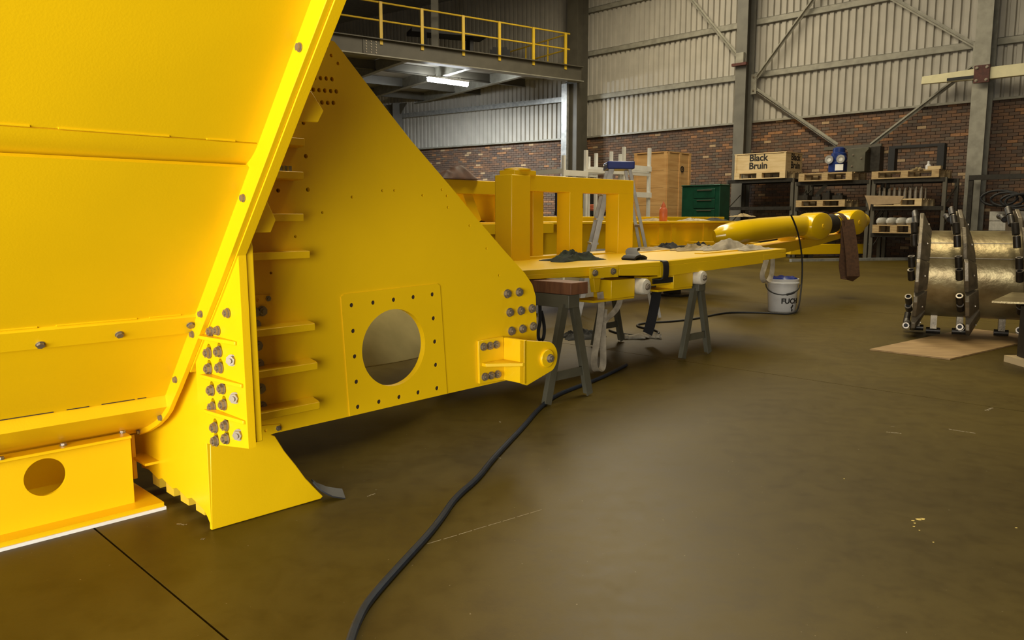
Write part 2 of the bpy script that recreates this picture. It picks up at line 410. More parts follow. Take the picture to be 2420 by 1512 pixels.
def ibr_sheet(h, w=0.828, ribs=4):
    """profiled wall sheet, x across, y towards the hall, z up"""
    pitch = w / ribs; prof = []
    for k in range(ribs):
        x = k * pitch
        prof += [(x, 0.0), (x + 0.05, 0.0), (x + 0.07, 0.062), (x + 0.186, 0.062)]
    prof.append((w, 0.0))
    n = len(prof); vs = [(x, y, z) for z in (0, h) for x, y in prof]
    fs = [(i, i + 1, i + 1 + n, i + n) for i in range(n - 1)]
    me = bpy.data.meshes.new('cladding_sheet'); me.from_pydata(vs, [], fs); me.materials.append(M['clad']); return me

# rear wall: brick below, profiled sheets above
wr = struct(MB().gbox(UW + 0.02, UW + 0.25, -11, 16.8, 0, ZR), 'wall_rear', 'mortar', smooth=False)
brick_wall(wr, G(UW, 1.2, 0), V, -U, 15.5, 300, 2.0)
SH = ibr_sheet(ZR - ZB)
for i in range(21):
    put(SH, 'cladding_sheet', frame(G(UW - 0.02, -0.6 + i * 0.828, ZB), V, -U, Z), wr)
build(MB().gbox(UW - 0.13, UW + 0.02, 0.5, 16.7, ZB - 0.03, ZB + 0.03), 'sill_angle', 'galv_dull', wr)
for z in (5.5, 7.08, 8.6):
    for a, b in ((-3.2, 3.15), (3.45, 9.7), (10.0, 16.5)):
        g = MB().gbox(UW - 0.16, UW - 0.145, a, b, z - 0.09, z + 0.09).gbox(UW - 0.16, UW - 0.05, a, b, z + 0.075, z + 0.09).gbox(UW - 0.16, UW - 0.05, a, b, z - 0.09, z - 0.075)
        build(g, 'girt', 'galv_dull', wr, smooth=False)
# annex wall under the mezzanine
P1 = G(UW, 16.75, 0); P0 = G(19.65, 30.6, 0); d0 = (P1 - P0).normalized(); n0 = Vector((d0.y, -d0.x, 0))
if n0.dot(U) > 0: n0 = -n0
L0 = (P1 - P0).length
dd = (P0 - P1).normalized()
m = MB(); q = [P1 - n0 * 0.02, P0 - n0 * 0.02, P0 - n0 * 0.25, P1 - n0 * 0.25]; m.prism(q, (0, 0, ZR))
wa = struct(m, 'wall_annex', 'mortar', smooth=False)
brick_wall(wa, P1, dd, n0, L0 - 0.2, 0, 9)
for i in range(int(L0 / 0.828)):
    put(SH, 'cladding_sheet', frame(P1 + dd * (i * 0.828) + n0 * 0.02 + Z * ZB, dd, n0, Z), wa)
for z in (5.55,):
    build(MB().bar(P1 + n0 * 0.16 + Z * z + dd * 0.1, P0 + n0 * 0.16 + Z * z, 0.16, 0.18), 'girt', 'galv', wa)
build(MB().bar(P1 + n0 * 0.1 + Z * ZB + dd * 0.1, P0 + n0 * 0.1 + Z * ZB, 0.12, 0.06), 'sill_angle', 'galv_dull', wa)
# the other sides of the hall, with the roller door the daylight comes through, and the roof
wf = MB().gbox(-5.0, -4.75, -11, -5.9, 0, ZR).gbox(-5.0, -4.75, 0.1, 32, 0, ZR).gbox(-5.0, -4.75, -5.9, 0.1, 2.3, ZR)
struct(wf, 'wall_front', 'wall_plain', smooth=False)
struct(MB().gbox(-5.0, 24, -11.25, -11, 0, ZR), 'wall_right', 'wall_plain', smooth=False)
struct(MB().gbox(-5.0, 24, 32, 32.25, 0, ZR), 'wall_left', 'wall_plain', smooth=False)
struct(MB().gbox(-5.0, 24, -11.25, 32.25, ZR, ZR + 0.12), 'ceiling', 'roof', smooth=False)
for k, (u, v, l) in enumerate(((8.0, 2.0, 12.0), (15.0, 9.5, 10.0))):
    struct(MB().gbox(u - 0.85, u + 0.85, v - l / 2, v + l / 2, ZR - 0.08, ZR - 0.02), 'window_%d' % (k + 1), 'skylight', smooth=False)

# columns (I sections)
def column(v, u, wflange, dep, ztop, material, label, name='steel_column', dark=True):
    t = thing(name, label, 'column', G(u, v, 0))
    build(MB().gbox(u - dep, u - dep + 0.025, v - wflange / 2, v + wflange / 2, 0.02, ztop), 'front_flange', material, t)
    build(MB().gbox(u - 0.025, u, v - wflange / 2, v + wflange / 2, 0.02, ztop), 'rear_flange', material, t)
    build(MB().gbox(u - dep + 0.025, u - 0.025, v - 0.012, v + 0.012, 0.02, ztop), 'web', 'beam_grey' if dark else material, t)  # web coloured darker for the shade between the flanges
    build(MB().gbox(u - dep - 0.06, u + 0.06, v - wflange / 2 - 0.06, v + wflange / 2 + 0.06, 0, 0.022), 'base_plate', material, t)
    return t
column(3.28, UW - 0.22, 0.36, 0.5, ZR, 'galv_dull', 'pale galvanised column standing behind the pale yellow jib beam')
cB = column(9.86, UW - 0.22, 0.36, 0.5, ZR, 'col_grey', 'grey column with a reddish bracket, behind the printed wooden crate')
column(16.5, UW - 0.3, 0.5, 0.6, ZR, 'beam_grey', 'dark column rising at the end of the mezzanine beam')
single(MB().gbox(20.9, 21.02, 16.56, 16.82, 0, 5.95), 'galvanised_post', 'galv', 'bright galvanised post under the end of the mezzanine beam', 'post', G(20.96, 16.69, 0))
single(MB().gbox(21.0, 21.08, 16.5, 16.72, 6.02, 6.55), 'beam_end_bracket', 'galv', 'bright galvanised end bracket between mezzanine beam and dark column', 'bracket', G(21.07, 16.65, 6.0))
t = build(MB().gbox(UW - 0.86, UW - 0.735, 9.62, 10.1, 5.72, 5.80), 'beam_clamp', 'rust', cB, label='red oxide clamp')
build(MB().gbox(UW - 0.84, UW - 0.73, 9.72, 9.98, 5.80, 6.1), 'clamp_plate', 'galv_dull', cB)

# wind bracing in front of the sheets
bu = UW - 0.3
wb = thing('wind_bracing', 'galvanised wind bracing bolted between the columns in front of the sheets', 'bracing', G(bu, 6.5, 3.0))
def brace(p, q, w=0.12):
    build(MB().bar(p, q, 0.012, w, up=Z).bar(p - U * 0.04, q - U * 0.04, 0.08, 0.012, up=Z), 'brace', 'galv_dull', wb)
brace(G(bu, 9.6, 5.33), G(bu, 6.55, 8.9)); brace(G(bu, 9.6, 5.08), G(bu, 6.95, 3.2))
brace(G(bu, 3.5, 5.4), G(bu, 6.5, 7.6)); brace(G(bu, 3.5, 5.0), G(bu, 6.0, 3.14)); brace(G(bu, 10.15, 6.05), G(bu, 13.2, 9.6))
for v in (9.6, 3.5):
    g_ = build(MB().gbox(bu - 0.07, bu - 0.05, v - 0.09, v + 0.09, 4.9, 5.5), 'gusset_plate', 'galv_dull', wb)
    for z in (5.0, 5.4): bolt(G(bu - 0.07, v, z), -U, 0.03, g_)
build(MB().gbox(bu - 0.06, bu + 0.04, 5.7, 7.3, 3.06, 3.16), 'tie', 'beam_grey', wb)

# jib beam clamped to the pale column
t = thing('jib_beam', 'pale yellow jib beam clamped across the pale column', 'beam', G(21.1, 3.4, 4.55))
build(MB().prism([G(21.15, *vz_) if False else G(21.15, vz_[0], vz_[1]) for vz_ in [(4.62, 4.56), (4.6, 4.75), (3.35, 4.79), (3.35, 4.53)]], U * 0.14), 'arm', 'pale_yellow', t, bevel=0.01)
build(MB().gbox(21.12, 21.149, 3.35, 4.0, 4.56, 4.63), 'slot', 'black', t)
build(MB().gbox(21.1, 21.26, 0.9, 3.05, 4.50, 4.78), 'arm', 'pale_yellow', t, bevel=0.01)
pl = build(MB().gbox(21.03, 21.1, 3.03, 3.37, 4.42, 4.84), 'clamp_plate', 'rust', t, label='dark red clamp plate')
for a in (3.09, 3.31):
    for b in (4.48, 4.78): bolt(G(21.03, a, b), -U, 0.03, pl)

# mezzanine
B1 = G(21.2, 16.15, 0); B0 = G(8.0, 18.65, 0); bd = (B1 - B0).normalized(); bn = Vector((bd.y, -bd.x, 0))   # bn towards hall
ZM0, ZM1 = 5.97, 6.5
t = thing('mezzanine_edge_beam', 'deep grey steel beam along the edge of the mezzanine', 'beam', B0 + Z * ZM0)
build(MB().bar(B0 + Z * (ZM0 + ZM1) / 2, B1 + Z * (ZM0 + ZM1) / 2, 0.03, ZM1 - ZM0 - 0.06), 'web', 'beam_grey', t)
build(MB().bar(B0 + Z * (ZM0 + 0.015), B1 + Z * (ZM0 + 0.015), 0.34, 0.03), 'bottom_flange', 'galv_dull', t)  # paler than the web, tube light put into its colour
build(MB().bar(B0 + Z * (ZM1 - 0.015), B1 + Z * (ZM1 - 0.015), 0.30, 0.03), 'top_flange', 'beam_grey', t)
sp_ = build(MB().bar(B0 + bd * 5.0 + Z * 6.24 + bn * 0.025, B0 + bd * 5.55 + Z * 6.24 + bn * 0.025, 0.02, 0.42), 'splice_plate', 'beam_grey', t)
for i in range(3):
    for j in range(5): bolt(B0 + bd * (5.1 + 0.16 * i) + Z * (6.08 + 0.08 * j) + bn * 0.035, bn, 0.018, sp_)
back = 9.6
t = thing('mezzanine_floor', 'grey steel mezzanine floor with joists above the tube light', 'platform', B0 + Z * 6.4)
q = [B0 - bn * 0.1 + Z * 6.42, B1 - bn * 0.1 + Z * 6.42, B1 - bn * back + Z * 6.42 , B0 - bn * back + Z * 6.42]
build(MB().prism(q, (0, 0, 0.06)), 'deck_plate', 'clad', t, smooth=False)
for k, s in enumerate((2.0, 4.2, 6.6, 8.9, 11.2)):
    a = B0 + bd * s - bn * 0.2; b = a - bn * (back - 0.4)
    m = MB().bar(a + Z * 6.22, b + Z * 6.22, 0.02, 0.38).bar(a + Z * 6.03, b + Z * 6.03, 0.18, 0.025)
    build(m, 'joist', 'galv_dull', t)  # pale colour makes the joists look lit from the tube
for k, o_ in enumerate((2.6, 5.2, 7.8)):
    a = B0 - bn * o_ + bd * 0.2; b = a + bd * 12.6
    build(MB().bar(a + Z * 6.25, b + Z * 6.25, 0.02, 0.3).bar(a + Z * 6.1, b + Z * 6.1, 0.14, 0.02), 'cross_beam', 'beam_grey', t)
# column under the mezzanine, near the annex wall
cp = P1 + dd * 9.15 + n0 * 0.35
t = thing('mezzanine_column', 'dark grey column with knee brackets under the mezzanine', 'column', cp)
build(MB().box(cp + Z * 3.05, (0.42, 0.3, 6.06), Matrix.Rotation(0.3, 3, 'Z')), 'shaft', 'beam_grey', t, bevel=0.01)
for s in (-1, 1):
    a = cp + dd * (s * 0.22); build(MB().prism([a + Z * 6.05, a + dd * s * 0.4 + Z * 6.05, a + Z * 5.6], n0 * 0.04), 'knee_bracket', 'beam_grey', t)
# railing
t = thing('mezzanine_railing', 'yellow tubular guard rail along the mezzanine edge', 'railing', B0 + Z * ZM1)
zr = ZM1
for s in (1.1, 2.5, 3.9, 5.6, 7.0, 8.5, 9.9, 11.3, 12.7):
    p = B0 + bd * s + bn * 0.02; build(MB().bar(p + Z * (zr - 0.16) , p + Z * (zr + 1.1), 0.10, 0.05, up=bn), 'post', 'rail_yellow', t)
for h in (0.55, 1.08):
    build(MB().tube([B0 + bd * 0.5 + Z * (zr + h), B0 + bd * 12.9 + Z * (zr + h)], 0.028, 8), 'rail', 'rail_yellow', t)
for h in (0.1, 0.55, 1.08):
    a = B1 - bd * 0.6 - bn * 0.1 + Z * (zr + h); build(MB().tube([a, a - bn * 5.5], 0.028, 8), 'rail', 'rail_yellow', t)
for s in (1.2, 2.6, 4.0):
    p = B1 - bd * 0.6 - bn * s; build(MB().tube([p + Z * zr, p + Z * (zr + 1.1)], 0.03, 8), 'post', 'rail_yellow', t)
# dark bench on the mezzanine and a grey post beside it
t = thing('dark_bench', 'dark bench standing on the mezzanine behind the yellow railing', 'bench', B0 + bd * 8.6 - bn * 1.4 + Z * (zr))
c = B0 + bd * 8.7 - bn * 1.4
build(MB().box(c + Z * (zr + 0.78), (2.6, 0.8, 0.12), Matrix.Rotation(0.35, 3, 'Z')), 'bench_top', 'black', t)
for s in (-0.9, 0.9):
    build(MB().box(c + bd * s + Z * (zr + 0.35), (0.12, 0.5, 0.74), Matrix.Rotation(0.35, 3, 'Z')), 'leg', 'black', t)
p = B0 + bd * 7.75 - bn * 0.5
single(MB().box(p + Z * (zr + 1.2), (0.22, 0.22, 2.4)), 'grey_post', 'col_grey', 'square grey post on the mezzanine beside the dark bench', 'post', p + Z * zr)
p = B0 + bd * 10.6 - bn * 1.0
single(MB().box(p + Z * (zr + 0.2), (0.7, 0.5, 0.4)).box(p + Z * (zr + 0.45), (0.5, 0.35, 0.1)), 'storage_box', 'black', 'small black box on the mezzanine floor near the railing end', 'box', p + Z * zr)
# fluorescent light under the mezzanine
pA, pB = onfloor(1010, 187, 5.86), onfloor(1106, 200, 5.86)
t = thing('tube_light', 'lit fluorescent tube hanging under the mezzanine', 'light', pA + Z * 0.1)
build(MB().bar(pA + Z * 0.1, pB + Z * 0.1, 0.16, 0.06), 'housing', 'white_paint', t)
build(MB().tube([pA.lerp(pB, 0.02), pA.lerp(pB, 0.98)], 0.075, 10), 'tube', 'tube_light', t)
for s in (0.2, 0.8): build(MB().bar(pA.lerp(pB, s) + Z * 0.13, pA.lerp(pB, s) + Z * 0.22, 0.03, 0.03), 'hanger', 'white_paint', t)
pc = pA.lerp(pB, 0.5)
lt = bpy.data.lights.new('tube_light_lamp', 'AREA'); lt.shape = 'RECTANGLE'; lt.size = 1.6; lt.size_y = 0.2; lt.energy = 480; lt.color = (0.9, 0.96, 1.0)
lo = bpy.data.objects.new('tube_light_lamp', lt); COL.objects.link(lo); lo.location = pc - Z * 0.14
dx_ = (pB - pA).normalized(); lo.rotation_euler = frame(Vector((0, 0, 0)), dx_, Z.cross(dx_), Z).to_euler()

# ------------------------------------------------------------------ near machine section (one welded and bolted frame)
mach = thing('machine_frame', 'large yellow machine frame with inclined apron and triangular side plate', 'machine frame', G(0, 0.2, 0))
YB = 0.003
# side plate (plane v = 0)
TH = 0.025
outline_px = [(770, 93), (790, 98), (806, 118), (880, 215), (970, 330), (1060, 435), (1130, 520), (1190, 590), (1240, 645), (1258, 672), (1266, 700), (1268, 760), (1268, 882), (1190, 900), (1057, 930), (830, 983), (615, 1031), (600, 1034)]
outl = [uz(x, y, 0) for x, y in outline_px]
outl = outl + [(0.032, outl[-1][1]), (0.032, 1.52), (0.40, 1.79)]
small = [(783, 131, 4), (799, 150, 4), (744, 184, 5), (758, 184.5, 5), (771.5, 185.5, 5), (785, 187, 5), (741, 212, 5), (754.5, 213, 5), (768, 214, 5), (782, 215, 5), (795, 216, 5),
         (748, 241, 5), (761, 242, 5), (775, 243, 5), (788, 243, 5), (723, 369, 5), (657.6, 450, 5), (728, 448, 5), (832, 465.5, 3.4), (762, 502, 3.2), (903.6, 450.5, 3), (932, 450, 3), (998.5, 461.6, 3),
         (1044, 448, 3), (1056, 463, 3.2), (1058.4, 490, 3), (1109.6, 533, 2.8), (1149.7, 587, 2.8), (1179.4, 650.5, 2.8), (698.5, 559, 3.4), (640.6, 645, 3.2), (717.5, 290, 5)]
def hole_uz(x, y, rpx, v=0.0, n=12):
    c = uz(x, y, v); r = rpx / FPX * ((CAMP - G(c[0], v, c[1])).length)
    return [(c[0] + cos(2 * pi * k / n) * r, c[1] + sin(2 * pi * k / n) * r) for k in range(n)]
cc = uz(931, 821, 0); RC = 0.5 * abs(uz(931, 731, 0)[1] - uz(931, 912, 0)[1])
bigh = [(cc[0] + cos(2 * pi * k / 48) * RC, cc[1] + sin(2 * pi * k / 48) * RC) for k in range(48)]
m = MB().prism([G(a, 0, b) for a, b in outl], V * TH, [[G(a, 0, b) for a, b in h] for h in [hole_uz(*s) for s in small] + [bigh]])
sidep = build(m, 'side_plate', 'yellow', mach)
# backing web behind the plate (darkened to give the small holes their shade), with its own large opening
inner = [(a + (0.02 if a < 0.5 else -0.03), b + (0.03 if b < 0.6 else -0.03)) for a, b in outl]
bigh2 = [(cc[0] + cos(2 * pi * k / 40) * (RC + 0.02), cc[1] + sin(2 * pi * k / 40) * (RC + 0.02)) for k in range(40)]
build(MB().prism([G(a, TH + 0.004, b) for a, b in inner], V * 0.008, [[G(a, TH + 0.004, b) for a, b in bigh2]]), 'backing_web', 'hole_shade', mach)
# bearing cover with a ring of tapped holes
cov = [uz(x, y, -0.005) for x, y in [(814, 695), (1034, 670), (1040, 675), (1057, 930), (827, 983), (806, 702)]]
cpx = [(831, 721), (882, 715), (930.6, 708), (977, 702), (1022, 695.5), (1024.7, 752), (1027.8, 807), (1030, 862), (1033, 917), (988.6, 927), (943.5, 938), (896, 949), (846, 961), (842.5, 902), (838.6, 842), (834.7, 782)]
m = MB().prism([G(a, -0.005, b) for a, b in cov], V * 0.0048, [[G(a, -0.005, b) for a, b in h] for h in [hole_uz(x, y, 5.2, -0.005) for x, y in cpx] + [bigh]])
cover = build(m, 'bearing_cover', 'yellow', mach, bevel=0.0012)
HOLE = mesh_of(MB().prism(circ(Vector((0, 0, 0)), Vector((1, 0, 0)), Vector((0, 1, 0)), 1.0, 14), (0, 0, 0.08)), 'hole'); HOLE.materials.append(M['hole_shade'])  # dark disc painted as the shade at the bottom of a hole
for x, y in cpx:
    c = uz(x, y, 0); put(HOLE, 'tapped_hole', frame(G(c[0], -0.0012, c[1]), U, Z, V) @ Matrix.Scale(0.013, 4), cover)
# curved inner drum shell seen through the opening
m = MB(); n = 26; pts = []
for k in range(n + 1):
    uu = -0.05 + 1.9 * k / n; vv = 1.0 - 0.28 * sin(pi * k / n); pts.append((uu, vv))
vs_ = [G(q_[0], q_[1], z_) for z_ in (0, 1) for q_ in pts]
for k in range(n + 1): vs_[k] -= V * 0.25; vs_[k + n + 1] += V * 0.3
for k, q_ in enumerate(pts): vs_[k].z = 0.44 - 0.035 * q_[0]; vs_[k + n + 1].z = 1.05
m.add(vs_, [(k, k + 1, k + n + 2, k + n + 1) for k in range(n)])
o = build(m, 'inner_shell', 'shell_yellow', mach); sd = o.modifiers.new('solid', 'SOLIDIFY'); sd.thickness = 0.012
# skirt below the plate, standing on the floor
sk = [uz(x, y, 0.004) for x, y in [(496, 1050), (500, 1252), (630, 1216), (758, 1182), (764, 1172), (722, 1130), (700, 1100), (672, 1065), (650, 1030), (600, 1010)]]
sk[1] = (sk[1][0], 0.002)
build(MB().prism([G(a, 0.003, max(b, 0.002)) for a, b in sk], V * 0.016), 'skirt_plate', 'yellow', mach, bevel=YB)
# transverse end plate going back from the corner, with a stepped lower edge
zs = lambda v_: 0.05 + 0.03 * v_
ep = [(0.004, 0.02), (0.03, 0.045)]
for k in range(4):
    v0 = 0.06 + k * 0.14; ep += [(v0, zs(v0) + 0.012), (v0 + 0.10, zs(v0) + 0.03)]
ep += [(0.66, 0.085), (0.66, 0.42), (0.30, 0.42), (0.02, 0.75), (0.004, 0.75)]
build(MB().prism([G(0.0, a, b) for a, b in ep], U * 0.014), 'end_plate', 'yellow', mach, bevel=0.002)
for k in range(4):
    v0 = 0.09 + k * 0.14; build(MB().gbox(0.016, 0.07, v0, v0 + 0.075, 0.03, 0.075), 'tooth', 'rail_yellow', mach)
build(MB().gbox(0.016, 0.5, 0.62, 0.64, 0.08, 0.42), 'inner_web', 'yellow', mach)
# mating flange: vertical plate in the plane u = 0 standing out from the side plate
fpx = [(486, 780), (496, 1057), (588, 1060), (566, 590)]
fv = [vz(x, y, -0.025) for x, y in fpx]
fl_out = [(0.0, fv[0][1] + 0.05), (0.0, fv[1][1]), fv[2], (fv[2][0] + 0.012, 1.02), (-0.33, 1.05), (-0.70, 1.62), (-0.02, 1.62)]
fb = [(494, 833.6), (518.6, 830.7), (495, 871), (521.5, 868.5), (501, 922), (527, 918), (504, 961.7), (530, 956), (509, 1009.7), (534.6, 1005), (511, 1041.7), (536, 1036)]
fholes = []
for x, y in fb:
    c = vz(x, y - 10, -0.025); fholes.append([(c[0] + cos(2 * pi * k / 14) * 0.0165, c[1] + sin(2 * pi * k / 14) * 0.0165) for k in range(14)])
flange = build(MB().prism([G(-0.025, a, b) for a, b in fl_out], U * 0.025, [[G(-0.025, a, b) for a, b in h] for h in fholes]), 'mating_flange', 'yellow', mach)
fl2 = [(0.0, fv[1][1] + 0.01), (fv[2][0] + 0.01, fv[2][1] + 0.012), (fv[2][0] + 0.02, 1.03), (-0.34, 1.06), (-0.66, 1.60), (-0.02, 1.60)]
build(MB().prism([G(0.001, a, b) for a, b in fl2], U * 0.028), 'backing_flange', 'yellow', mach, bevel=YB)
for x, y in fb:
    c = vz(x, y - 10, -0.025); put(HOLE, 'bolt_slot', frame(G(-0.0016, c[0], c[1]), V, Z, U) @ Matrix.Scale(0.0165, 4), flange)
for x, y in fb:
    bolt(onu(x, y, -0.027), -U, 0.0165, flange)
for x, y in [(549, 851), (556.5, 940), (565, 1027)]:
    bolt(onu(x, y, -0.027), (-U * 0.8 - V * 0.5), 0.0165, flange)
    p = onu(x, y, -0.026); 
for x, y in [(515, 781), (538.4, 739.6), (499, 783)]:
    bolt(onu(x, y, -0.027), -U, 0.014, flange)
# small stiffeners across the flange face
for y0, x0, x1 in ((806, 478, 556), (902, 483, 571), (986, 491, 576)):
    a = vz(x0 + 8, y0, -0.03); b = vz(x1, y0 + 2, -0.03); z_ = (a[1] + b[1]) / 2
    m = MB().prism([G(-0.026, a[0], z_), G(-0.026, b[0], z_), G(-0.033, b[0], z_), G(-0.055, a[0] - 0.03, z_), G(-0.055, a[0], z_)], Z * 0.012)
    build(m, 'stiffener', 'yellow', mach, bevel=0.0015)
# horizontal ribs between the flange and the side plate
ribs = [(345, 720, 0.10), (424, 718, 0.12), (523, 718, 0.12), (610, 733, 0.10), (781, 745, 0.10), (873, 751, 0.10), (966, 756, 0.10)]
for k, (y, xr, dp) in enumerate(ribs):
    c = uz(xr, y, -dp); z_ = c[1]; ur = c[0]
    th = 0.027
    m = MB().prism([G(0.03, 0.0, z_), G(0.03, -dp - (0.16 if k > 2 else 0.1), z_), G(0.06, -dp - 0.01, z_), G(ur, -dp, z_), G(ur + 0.012, -dp + 0.03, z_), G(ur + 0.03, 0.0, z_)], Z * th)
    build(m, 'rib', 'yellow', mach, bevel=0.002)
    if k == 1:                                         # loose nuts lying on this rib
        rib_top = (ur, z_ + th, dp)
# bolts beside the post, on the side plate
for x, y, r in [(632, 705, 0.011), (619, 735, 0.0165), (601, 738, 0.0165), (604, 768, 0.017), (608, 817, 0.017), (611, 860, 0.017), (615, 918, 0.017), (618, 960, 0.017), (656, 1011, 0.011)]:
    bolt(onv(x, y, -0.001), -V, r, sidep)
for px in ([(596, 698), (640, 696), (641, 718), (596, 720)], [(616, 1006), (662, 1002), (664, 1018), (640, 1027), (616, 1028)]):
    pts = [uz(x, y, -0.006) for x, y in px]; xx = px[0][0] + 8; hh = [uz(xx + 4, (px[0][1] + px[-1][1]) / 2, -0.006)]
    h_ = [(hh[0][0] + cos(2 * pi * k / 10) * 0.006, hh[0][1] + sin(2 * pi * k / 10) * 0.006) for k in range(10)]
    build(MB().prism([G(a, -0.006, b) for a, b in pts], V * 0.0055, [[G(a, -0.006, b) for a, b in h_]]), 'lock_plate', 'yellow', mach)
# row of bolts near the nose
for x, y in [(1198, 694), (1226, 690), (1204, 738), (1230, 734), (1256, 729), (1208, 782), (1234, 777), (1259, 771)]:
    bolt(onv(x, y, -0.001), -V, 0.0185, sidep)
# lug bracket bolted at the nose
bk = [uz(x, y, -0.016) for x, y in [(1131, 806), (1190, 795), (1192, 898), (1134, 907)]]
bpl = build(MB().prism([G(a, -0.016, b) for a, b in bk], V * 0.015), 'bracket_base', 'yellow', mach, bevel=0.002)
for x, y in [(1142, 819), (1157, 817), (1172, 814), (1145, 890), (1160, 887), (1175, 884)]:
    bolt(onv(x, y, -0.017), -V, 0.0165, bpl)
uw_ = uz(1190, 850, -0.016)[0]; dv = 0.155
zt, zb_ = uz(1190, 797, -0.016)[1], uz(1192, 897, -0.016)[1]
build(MB().prism([G(uw_, -0.016, zt), G(uw_, -dv, zt), G(uw_, -dv, zb_ + 0.0), G(uw_, -0.016, zb_)], U * 0.02), 'bracket_web', 'yellow', mach, bevel=0.002)
lug = [uz(x, y, -dv) for x, y in [(1246, 806), (1290, 808)]]
cL = uz(1292, 846, -dv); RL = cL[1] - uz(1292, 884, -dv)[1]
lp = [(uw_, zt)]
for k in range(15):
    t_ = radians(90 - k * 10.5); lp.append((cL[0] + cos(t_) * RL, cL[1] + sin(t_) * RL))
lp += [(uw_ + 0.02, zb_ - 0.01), (uw_, zb_)]
lugo = build(MB().prism([G(a, -dv, b) for a, b in lp], V * 0.03), 'lug', 'yellow', mach, bevel=0.002)
build(MB().cyl(G(cL[0] - 0.005, -dv - 0.014, cL[1]), G(cL[0] - 0.005, -dv + 0.001, cL[1]), RL * 0.55, 28), 'boss', 'yellow', mach, bevel=0.003)
bolt(G(cL[0] + 0.005, -dv - 0.015, cL[1]), -V, 0.018, lugo)
zg = uz(1190, 856, -0.016)[1]; ul = uz(1138, 856, -0.016)[0]
build(MB().prism([G(ul, -0.017, zg), G(ul, -0.045, zg), G(uw_ - 0.01, -dv, zg), G(uw_, -dv, zg), G(uw_, -0.017, zg)], Z * 0.016), 'bracket_gusset', 'yellow', mach, bevel=0.002)

# inclined apron: profile in (v, z), swept along -U past the left of the view
Pc = [vz(x, y, -0.05) for x, y in [(743, 76), (688, 219), (626, 385), (575, 520), (545, 600), (507, 700), (471, 790), (436, 880), (420, 920), (407, 950), (398, 972), (386, 990), (370, 1006), (350, 1019), (326, 1028)]]
a_, b_ = Pc[6], Pc[0]; tv = Vector((b_[0] - a_[0], b_[1] - a_[1])).normalized()
Pc = [(Pc[0][0] + tv.x * 1.6, Pc[0][1] + tv.y * 1.6)] + Pc
bk_ = Vector((tv.y, -tv.x)); bk_ = bk_ if bk_.x > 0 else -bk_        # away from the camera
def off(pts, d):
    out = []
    for i in range(len(pts)):
        a = Vector(pts[max(i - 1, 0)]); b = Vector(pts[min(i + 1, len(pts) - 1)]); t_ = (b - a).normalized()
        n_ = Vector((-t_.y, t_.x)); n_ = n_ if n_.y > 0 else -n_
        out.append((pts[i][0] + n_.x * d, pts[i][1] + n_.y * d))
    return out
REC = 0.062
Fc = off(Pc, REC)
cheek = Pc + list(reversed(off(Pc, REC + 0.05)))
chk = build(MB().prism([G(-0.05, a, b) for a, b in cheek], U * 0.018), 'cheek', 'yellow', mach, bevel=0.0015)
ck2 = off(Pc, -0.004)[:9] + list(reversed(off(Pc, 0.10)[:9]))
build(MB().prism([G(-0.0315, a, b) for a, b in ck2], U * 0.032), 'edge_flange', 'yellow', mach, bevel=0.0015)
# panels on the recessed face; positions along the slope are measured from point Fs
Fs = Vector(Pc[7]) + bk_ * REC                          # on the recessed plane
def sl(x, y):                                          # pixel -> distance along slope on the recessed plane
    p0 = G(0, Fs.x, Fs.y); n3 = V * bk_.x + Z * bk_.y
    r = ray(x, y); p = CAMP + r * ((p0 - CAMP).dot(n3) / r.dot(n3)); q_ = uvz(p)
    return (Vector((q_[1], q_[2])) - Fs).dot(tv)
s1t = 0.5 * (sl(590, 332) + sl(300, 326)); s1b = 0.5 * (sl(620, 385) + sl(300, 385)) - 0.018
s2t = 0.5 * (sl(440, 740) + sl(200, 768)); s2b = 0.5 * (sl(455, 773) + sl(200, 808)); s3t = 0.5 * (sl(372, 932) + sl(150, 974)); s3b = 0.5 * (sl(408, 950) + sl(150, 1000))
UL = -3.2
def FP(s, d=0.0):                                      # point in (v,z): s up the slope, d proud towards the hall
    p = Fs + tv * s - bk_ * d; return (p.x, p.y)
def sweep(pts, name, u0=UL, u1=-0.05, mname='yellow', bevel=0.0):
    return build(MB().prism([G(u0, a, b) for a, b in pts], U * (u1 - u0)), name, mname, mach, bevel=bevel)
TK = -0.012
sweep([FP(2.3), FP(s1t + 0.004), FP(s1t + 0.004, TK), FP(2.3, TK)], 'upper_panel')
arc = [FP(s1t - 0.001 - (s1t - s1b) * k / 8, 0.0 - 0.024 * (k / 8) ** 2) for k in range(9)]
sweep(arc + [FP(s1b, -0.036), FP(s1t - 0.001, -0.036)], 'fold_band')
sweep([FP(s1b + 0.01), FP(s2t - 0.01), FP(s2t - 0.01, TK), FP(s1b + 0.01, TK)], 'middle_panel')
strip = sweep([FP(s2t, 0.002), FP(s2t - 0.004, 0.010), FP(s2b, 0.016), FP(s2b - 0.002, 0.0), FP(s2t, -0.004)], 'bolt_strip')
lowF = [p for p in off(Pc, REC)]
sweep([FP(s2b + 0.01), FP(s3t), FP(s3t, TK), FP(s2b + 0.01, TK)], 'lower_panel')
# turned-in toe: short shaded return then a curved trough floor
toe0 = Vector(FP(s3t - 0.006)); 
curve = off(Pc, 0.02)[9:]
toe = [tuple(toe0)] + [c for c in curve if c[1] < toe0.y - 0.02]
low = toe[-1]; toe.append((low[0] - 0.02, low[1] - 0.004))
sweep(toe + [(a + 0.008, b + 0.012) for a, b in reversed(toe)], 'trough_floor')
